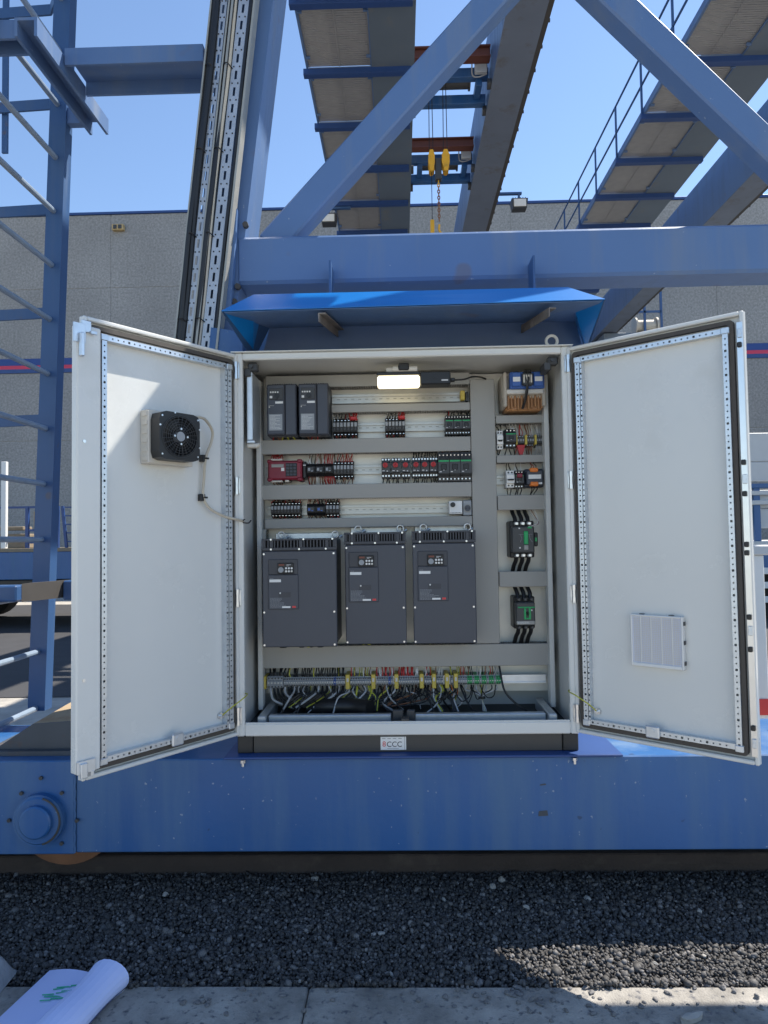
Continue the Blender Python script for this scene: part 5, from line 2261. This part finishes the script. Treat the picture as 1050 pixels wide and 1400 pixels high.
def mccb(x0, x1, z0, z1, label, style):
    t = thing('moulded_breaker', label, 'circuit breaker', ((x0 + x1) / 2, .3, z0), 'moulded case breakers')
    h, wd, yf = z1 - z0, x1 - x0, .175
    q = MB()
    q.box(x0, x1, .215, .298, z0, z1, .004)
    put(q, 'base', BLK, t)
    q = MB()
    q.box(x0 + .002, x1 - .006, yf, .2155, z0 + h * .13, z1 - h * .15, .005)
    put(q, 'cover', BLK2, t)
    xs_ = [x0 + wd * f for f in ((.24, .50, .76) if style == 1 else (.2, .5, .8))]
    for x in xs_:
        for z in (z0 + h * .065, z1 - h * .075):
            q = MB()
            q.box(x - wd * .085, x + wd * .085, .185, .2155, z - h * .05, z + h * .05, .003)
            q.cyl((x, .185, z), (x, .181, z), .005, 8)
            put(q, 'terminal_lug', STEEL if style == 1 else BLK2, t)
    for x in xs_:
        for (za, zb) in ((z1 - h * .07, z1 + .075), (z0 + h * .05, z0 - .075)):
            q = MB()
            q.tube(curve([(x, .212, za), (x, .224, za + (zb - za) * .25), (x - .005, .244, za + (zb - za) * .5), (x - .012, .262, zb)], 5), .0078, 10)
            put(q, 'power_cable', WBLK, t)
    if style == 1:
        q = MB()
        q.box(x0 + wd * .50, x0 + wd * .68, yf - .006, yf + .001, z0 + h * .36, z0 + h * .72, .003)
        put(q, 'green_plate', GRN, t)
        q = MB()
        q.box(x0 + wd * .50, x0 + wd * .68, yf - .004, yf + .001, z0 + h * .21, z0 + h * .345, .003)
        put(q, 'grey_plate', DUCT, t)
        q = MB()
        q.box(x0 + wd * .66, x0 + wd * .84, yf - .003, yf + .002, z0 + h * .79, z0 + h * .84, .002)
        put(q, 'green_terminal', GRN, t)
        q = MB()
        q.box(x1 - .006, x1 + .010, .19, .25, z0 + h * .30, z0 + h * .68, .004)
        q.box(x1 - .002, x1 + .006, .188, .1905, z0 + h * .44, z0 + h * .54, 0, 1)
        put(q, 'side_contact', [BLK, GRN], t)
        q = MB()
        q.tube([(x0 + wd * .38, yf - .0006, z0 + h * .62), (x0 + wd * .42, yf - .0006, z0 + h * .52), (x0 + wd * .36, yf - .0006, z0 + h * .42)], .0006, 4)
        q.tube([(x0 + wd * .72, yf - .0006, z0 + h * .62), (x0 + wd * .76, yf - .0006, z0 + h * .5), (x0 + wd * .84, yf - .0006, z0 + h * .42)], .0006, 4)
        q.tube([(x0 + wd * .3, yf - .0006, z0 + h * .63), (x0 + wd * .85, yf - .0006, z0 + h * .63)], .0005, 4)
        put(q, 'marking', GREYT, t)
        q = MB()
        q.box(x0 + wd * .3, x0 + wd * .36, yf - .001, yf + .001, z0 + h * .78, z0 + h * .81)
        q.cyl((x0 + wd * .34, yf, z0 + h * .27), (x0 + wd * .34, yf - .002, z0 + h * .27), .003, 8)
        put(q, 'indicator', WHT, t)
        ww = MB()
        for k in range(3):
            ww.tube(curve([(x0 + wd * (.7 + .06 * k), yf + .002, z0 + h * .84), (x1 + .008 + .004 * k, yf + .01, z0 + h * .92), (x1 + .010 - .008 * k, .21, z1 + .02), (x1 - .014 * k, .25, z1 + .065)], 6), .0012, 5, (5, 4, 2)[k])
        put(ww, 'wires', WM, t, kind='stuff')
    else:
        q = MB()
        q.box(x0 + wd * .12, x0 + wd * .92, yf - .003, yf + .001, z0 + h * .67, z0 + h * .71, .001)
        q.box(x0 + wd * .40, x0 + wd * .50, yf - .003, yf + .001, z0 + h * .32, z0 + h * .668, .001)
        q.box(x0 + wd * .62, x0 + wd * .72, yf - .003, yf + .001, z0 + h * .32, z0 + h * .668, .001)
        q.box(x0 + wd * .502, x0 + wd * .618, yf - .003, yf + .001, z0 + h * .32, z0 + h * .37, .001)
        put(q, 'green_frame', GRN, t)
        q = MB()
        q.box(x0 + wd * .52, x0 + wd * .60, yf - .016, yf + .001, z0 + h * .44, z0 + h * .56, .003)
        put(q, 'toggle', BLK, t)
        q = MB()
        q.box(x0 + .004, x1 - .008, yf - .002, yf + .001, z0 + h * .165, z0 + h * .275, .001)
        put(q, 'grey_band', DUCT, t)
        q = print_lines(x0 + .008, x1 - .012, z0 + h * .19, z0 + h * .25, yf - .0024, 2, 9)
        q.box(x0 + wd * .74, x0 + wd * .79, yf - .001, yf + .001, z0 + h * .58, z0 + h * .62)
        put(q, 'marking', WHT, t)


mccb(.409, .503, 1.226, 1.367, 'upper moulded breaker with tall green plate and thick black cables', 1)
mccb(.418, .499, .954, 1.077, 'lower moulded breaker with green T-shaped frame and thick black cables', 2)

# ------------------------------------------------------------------ bottom terminal row
t = thing('terminal_row', 'long row of grey feed-through terminals along the cabinet bottom', 'terminal strip', (-.1, .25, .73))
m = MB()
m.box(-.545, .54, .245, .247, .742, .774)
m.box(-.545, .54, .238, .245, .770, .774)
m.box(-.545, .54, .238, .245, .742, .746)
put(m, 'rail', GALV, t)


def tmesh(wd, h, body):
    q = MB()
    w2 = wd * .46
    q.prism([(.06, 0), (.0, .004), (-.006, .010), (-.006, h * .35), (-.014, h * .40), (-.014, h * .62), (-.006, h * .66), (-.006, h - .010), (0, h - .004), (.06, h)], 'x', -w2, w2)
    q.box(-w2 * .5, w2 * .5, -.0155, -.0135, h * .46, h * .56, .0003, 1)
    q.cyl((0, -.006, h * .22), (0, -.0072, h * .22), w2 * .6, 8, mi=2)
    q.cyl((0, -.006, h * .80), (0, -.0072, h * .80), w2 * .6, 8, mi=2)
    return q.mesh('terminal', [body, OFFW, DKMET])


tg, tb_, tgr, tbig = tmesh(.0092, .040, GREYT), tmesh(.0092, .040, BLUP), tmesh(.0092, .040, GRN), tmesh(.0125, .056, GREYT)
yel_x = [-.224, -.125, -.036, .061, .108, .158, .192]
x = -.530
k = 0
wires_up, wires_dn = MB(), MB()
term_x = []
while x < .362:
    big = x < -.470
    wd = .0125 if big else .0092
    if not any(abs(x - yx) < .010 for yx in yel_x):
        me = tbig if big else (tgr if x > .24 and k % 3 else (tb_ if k % 23 == 3 else tg))
        piece(me, 'terminal', t, Vector((x, .232, .728 if big else .737)) - wloc(t))
        term_x.append((x, big))
    x += wd
    k += 1
for yx in yel_x:
    m = MB()
    m.box(yx - .008, yx + .008, .214, .29, .730, .786, .002)
    m.box(yx - .004, yx + .004, .2125, .2142, .758, .772, 0, 1)
    put(m, 'earth_terminal', [YEL, OFFW], t)
m = MB()
m.box(-.552, -.540, .215, .29, .733, .783, .002)
put(m, 'end_clamp', YEL, t)
for (x, big) in term_x:
    if x < -.45:
        c = (0, 0, 0)
        r_ = .0036
    elif x < -.235:
        c, r_ = (0, 0, 0, 0, 3), .0026
    elif x < -.205 or -.12 < x < -.05 or -.03 < x < .09:
        c, r_ = (1, 1, 1, 5), .0024
    elif x > .22:
        c, r_ = (5, 0, 4, 2, 1), .0017
    else:
        c, r_ = (3, 5, 1, 4, 3), .0017
    if rng.random() < .9:
        wire(wires_up, x, .772, .822, rng.choice(c), y=.245, r=r_, j=.004, y2=.262)
    if rng.random() < .35 and r_ < .003:
        wire(wires_up, x + .003, .772, .822, rng.choice(c), y=.25, r=r_, j=.004, y2=.268)
put(wires_up, 'upper_wires', WM, t, kind='stuff')


def cable(pts, r_, material, label=None, nm='field_cable'):
    m = MB()
    m.tube(curve(pts, 6), r_, 7)
    put(m, nm, material, t)


for i in range(10):
    xa = -.525 + i * .014
    cable([(xa, .235, .738), (xa + .004, .225, .715), (xa + .02 + i * .004, .21, .69), (-.43 + i * .006, .20, .665)], .0048, WBLK if i % 4 else WGRY)
for i in range(14):
    xa = -.40 + i * .0155
    cable([(xa, .238, .74), (xa - .004, .225, .72), (xa - .04, .20, .695), (xa - .075 - .002 * i, .19, .668)], .0042 if i % 5 != 2 else .0018, (WBLK, WBLK, WYEL, WBLK, WGRY)[i % 5])
for i in range(6):
    xa = -.30 + i * .02
    cable([(xa, .236, .74), (xa * .6 - .105, .22, .715), (-.272 + .002 * i, .205, .695), (-.266 + .005 * i, .18, .655)], .0026, (WGRY, WBLK, WGRY, WBLK)[i % 4])
for i in range(7):
    xa = -.19 + i * .022
    cable([(xa, .236, .74), (xa + (.0 - (xa + .12)) * .3, .22, .722), (-.122 + .003 * i, .205, .70), (-.13 + .003 * i, .18, .655)], .0028, (WBLK, WBLK, WYEL, WBLK)[i % 4])
for i in range(16):
    xa = -.08 + i * .012
    zz = .688 + .012 * math.sin(i * 2.1)
    cable([(xa, .236, .742), (xa - .006, .222, .722), (xa - .02 + .01 * math.sin(i), .21, zz + .008), (xa - .07, .205, zz - .006), (-.115 + .004 * i, .2, .668)], .0026, WBLK if i % 5 else WBRN)
for i in range(8):
    xa = .07 + i * .016
    cable([(xa, .236, .74), (xa + .004, .215, .72), (.10 + .06 * (i % 2) + .003 * i, .20, .695), (.125 + .05 * (i % 2) + .003 * i, .18, .65)], .0032, (WBLK, WBLK, WGRY, WBLK, WYEL)[i % 5])
for i in range(7):
    xa = .235 + i * .019
    cable([(xa, .236, .738), (xa - .003, .225, .722), (.285 + .001 * i, .205, .70), (.290 + .002 * i, .18, .65)], .0022, (WGRY, WBLK, WGRY, WYEL)[i % 4])
cable([(.362, .245, .815), (.366, .225, .77), (.376, .205, .72), (.41, .19, .68), (.455, .18, .65)], .004, WBLK)
for i in range(34):
    xa = -.47 + i * .0205 + rng.uniform(-.006, .006)
    zl = rng.uniform(.655, .70)
    xs2 = xa + rng.uniform(-.05, .05)
    cable([(xa, .236, .738), (xa + rng.uniform(-.008, .008), .215, .72), (xs2, rng.uniform(.17, .22), zl + .012), (xs2 + rng.uniform(-.05, .05), rng.uniform(.15, .24), .65)], rng.choice((.0022, .003, .0038)), rng.choice((WBLK, WBLK, WBLK, WBLK, WBLK, WBLK, WGRY, WYEL)))
for i in range(12):
    xa = -.10 + i * .035
    sw = rng.uniform(.03, .07)
    cable([(xa, .232, .738), (xa + .01, .20, .715), (xa + sw * .5, .185, rng.uniform(.676, .700)), (xa + sw, .20, .705), (xa + sw + .012, .235, .738)], .0022, WBLK)
for i in range(4):
    xa = .165 + i * .01
    cable([(xa, .236, .738), (xa + .003, .22, .722), (xa + .001, .225, .70)], .0018, ORG)
for (x, z) in ((-.27, .697), (-.122, .69), (.138, .695), (.288, .697)):
    m = MB()
    m.cyl((x, .20, z - .003), (x, .20, z + .003), .014, 10)
    put(m, 'cable_tie', BLK, t)

# ------------------------------------------------------------------ foreground
pp = thing('drawing_booklet', 'white paper booklet with a rolled page lying on the concrete', 'papers', (-.97, -.48, .004))
m = MB()
g = 10
base = [Vector((-1.16, -.70, .006)), Vector((-.86, -.70, .008)), Vector((-.955, -.372, .022)), Vector((-1.092, -.352, .018))]
grid = []
for i in range(g + 1):
    for j in range(g + 1):
        u_, v_ = i / g, j / g
        p = (base[0] * (1 - u_) + base[1] * u_) * (1 - v_) + (base[3] * (1 - u_) + base[2] * u_) * v_
        p.z += .008 * math.sin(3 * u_) * v_
        grid.append(tuple(p))
m.v = grid
for i in range(g):
    for j in range(g):
        a = i * (g + 1) + j
        m.face((a, a + 1, a + g + 2, a + g + 1))
n0 = len(m.v)
m.v += [(p[0], p[1], p[2] - .004) for p in grid]
for i in range(g):
    for j in range(g):
        a = n0 + i * (g + 1) + j
        m.face((a, a + g + 1, a + g + 2, a + 1))
put(m, 'flat_pages', PAPER, pp)
m = MB()
ax0, ax1 = Vector((-.935, -.70, .036)), Vector((-.872, -.43, .046))
dirv = (ax1 - ax0).normalized()
side = Vector((dirv.y, -dirv.x, 0))
rows = []
for i in range(13):
    f = i / 12
    c = ax0 + (ax1 - ax0) * f
    row = []
    for k in range(26):
        a = R(-150 + k * 17)
        rr_ = .036 + .010 * f + .014 * k / 26 - .022 * max(0, (k - 13) / 13)
        row.append(c + side * (rr_ * (1.35 + .12 * math.sin(5 * f + 1)) * math.cos(math.pi - a)) + Vector((0, 0, 1)) * (rr_ * (.92 + .06 * math.sin(7 * f)) * math.sin(a)))
    rows.append(row)
for i in range(12):
    for k in range(25):
        m.quad(rows[i][k], rows[i][k + 1], rows[i + 1][k + 1], rows[i + 1][k])
put(m, 'rolled_page', PAPER, pp, fix=False)
m = MB()
for k in range(9):
    f = k / 9
    x0_ = -1.045 + .022 * math.sin(k * 1.7) + .045 * f
    y0_ = -.50 + .07 * f
    m.prism([(x0_, y0_), (x0_ + .03 + .02 * math.sin(k), y0_ + .004), (x0_ + .03, y0_ + .008), (x0_ - .002, y0_ + .004)], 'z', .0225 + .003 * f, .0232 + .003 * f)
put(m, 'green_print', PRINTG, pp)

bg_ = thing('plastic_bag', 'crumpled clear plastic bag with a black label at the lower left corner', 'bag', (-1.29, -.56, 0))
bm = bmesh.new()
bmesh.ops.create_grid(bm, x_segments=22, y_segments=22, size=.5)
for v in bm.verts:
    u_, w_ = v.co.x, v.co.y
    z = .10 * max(0, 1 - (2 * u_) ** 2) ** .5 * max(0, 1 - (2 * w_) ** 4) ** .5
    z += .010 * math.sin(17 * u_ + 6 * w_) + .007 * math.sin(31 * w_ - 12 * u_)
    v.co = Vector((-1.29 + u_ * .20 + .10 * w_ * -.2, -.56 + w_ * .46, max(.003, z + .005)))
me = bpy.data.meshes.new('film')
bm.to_mesh(me)
bm.free()
me.materials.append(BAGM)
me.shade_smooth()
o = bpy.data.objects.new('film', me)
COL.objects.link(o)
o.parent = bg_
o.location = -wloc(bg_)
m = MB()
m.prism([(-1.33, -.46), (-1.255, -.44), (-1.24, -.38), (-1.32, -.39)], 'z', .108, .112)
put(m, 'black_label', BLK, bg_)
m = MB()
m.prism([(-1.31, -.43), (-1.265, -.417), (-1.262, -.405), (-1.308, -.415)], 'z', .1122, .1128)
put(m, 'label_text', PRINT, bg_)
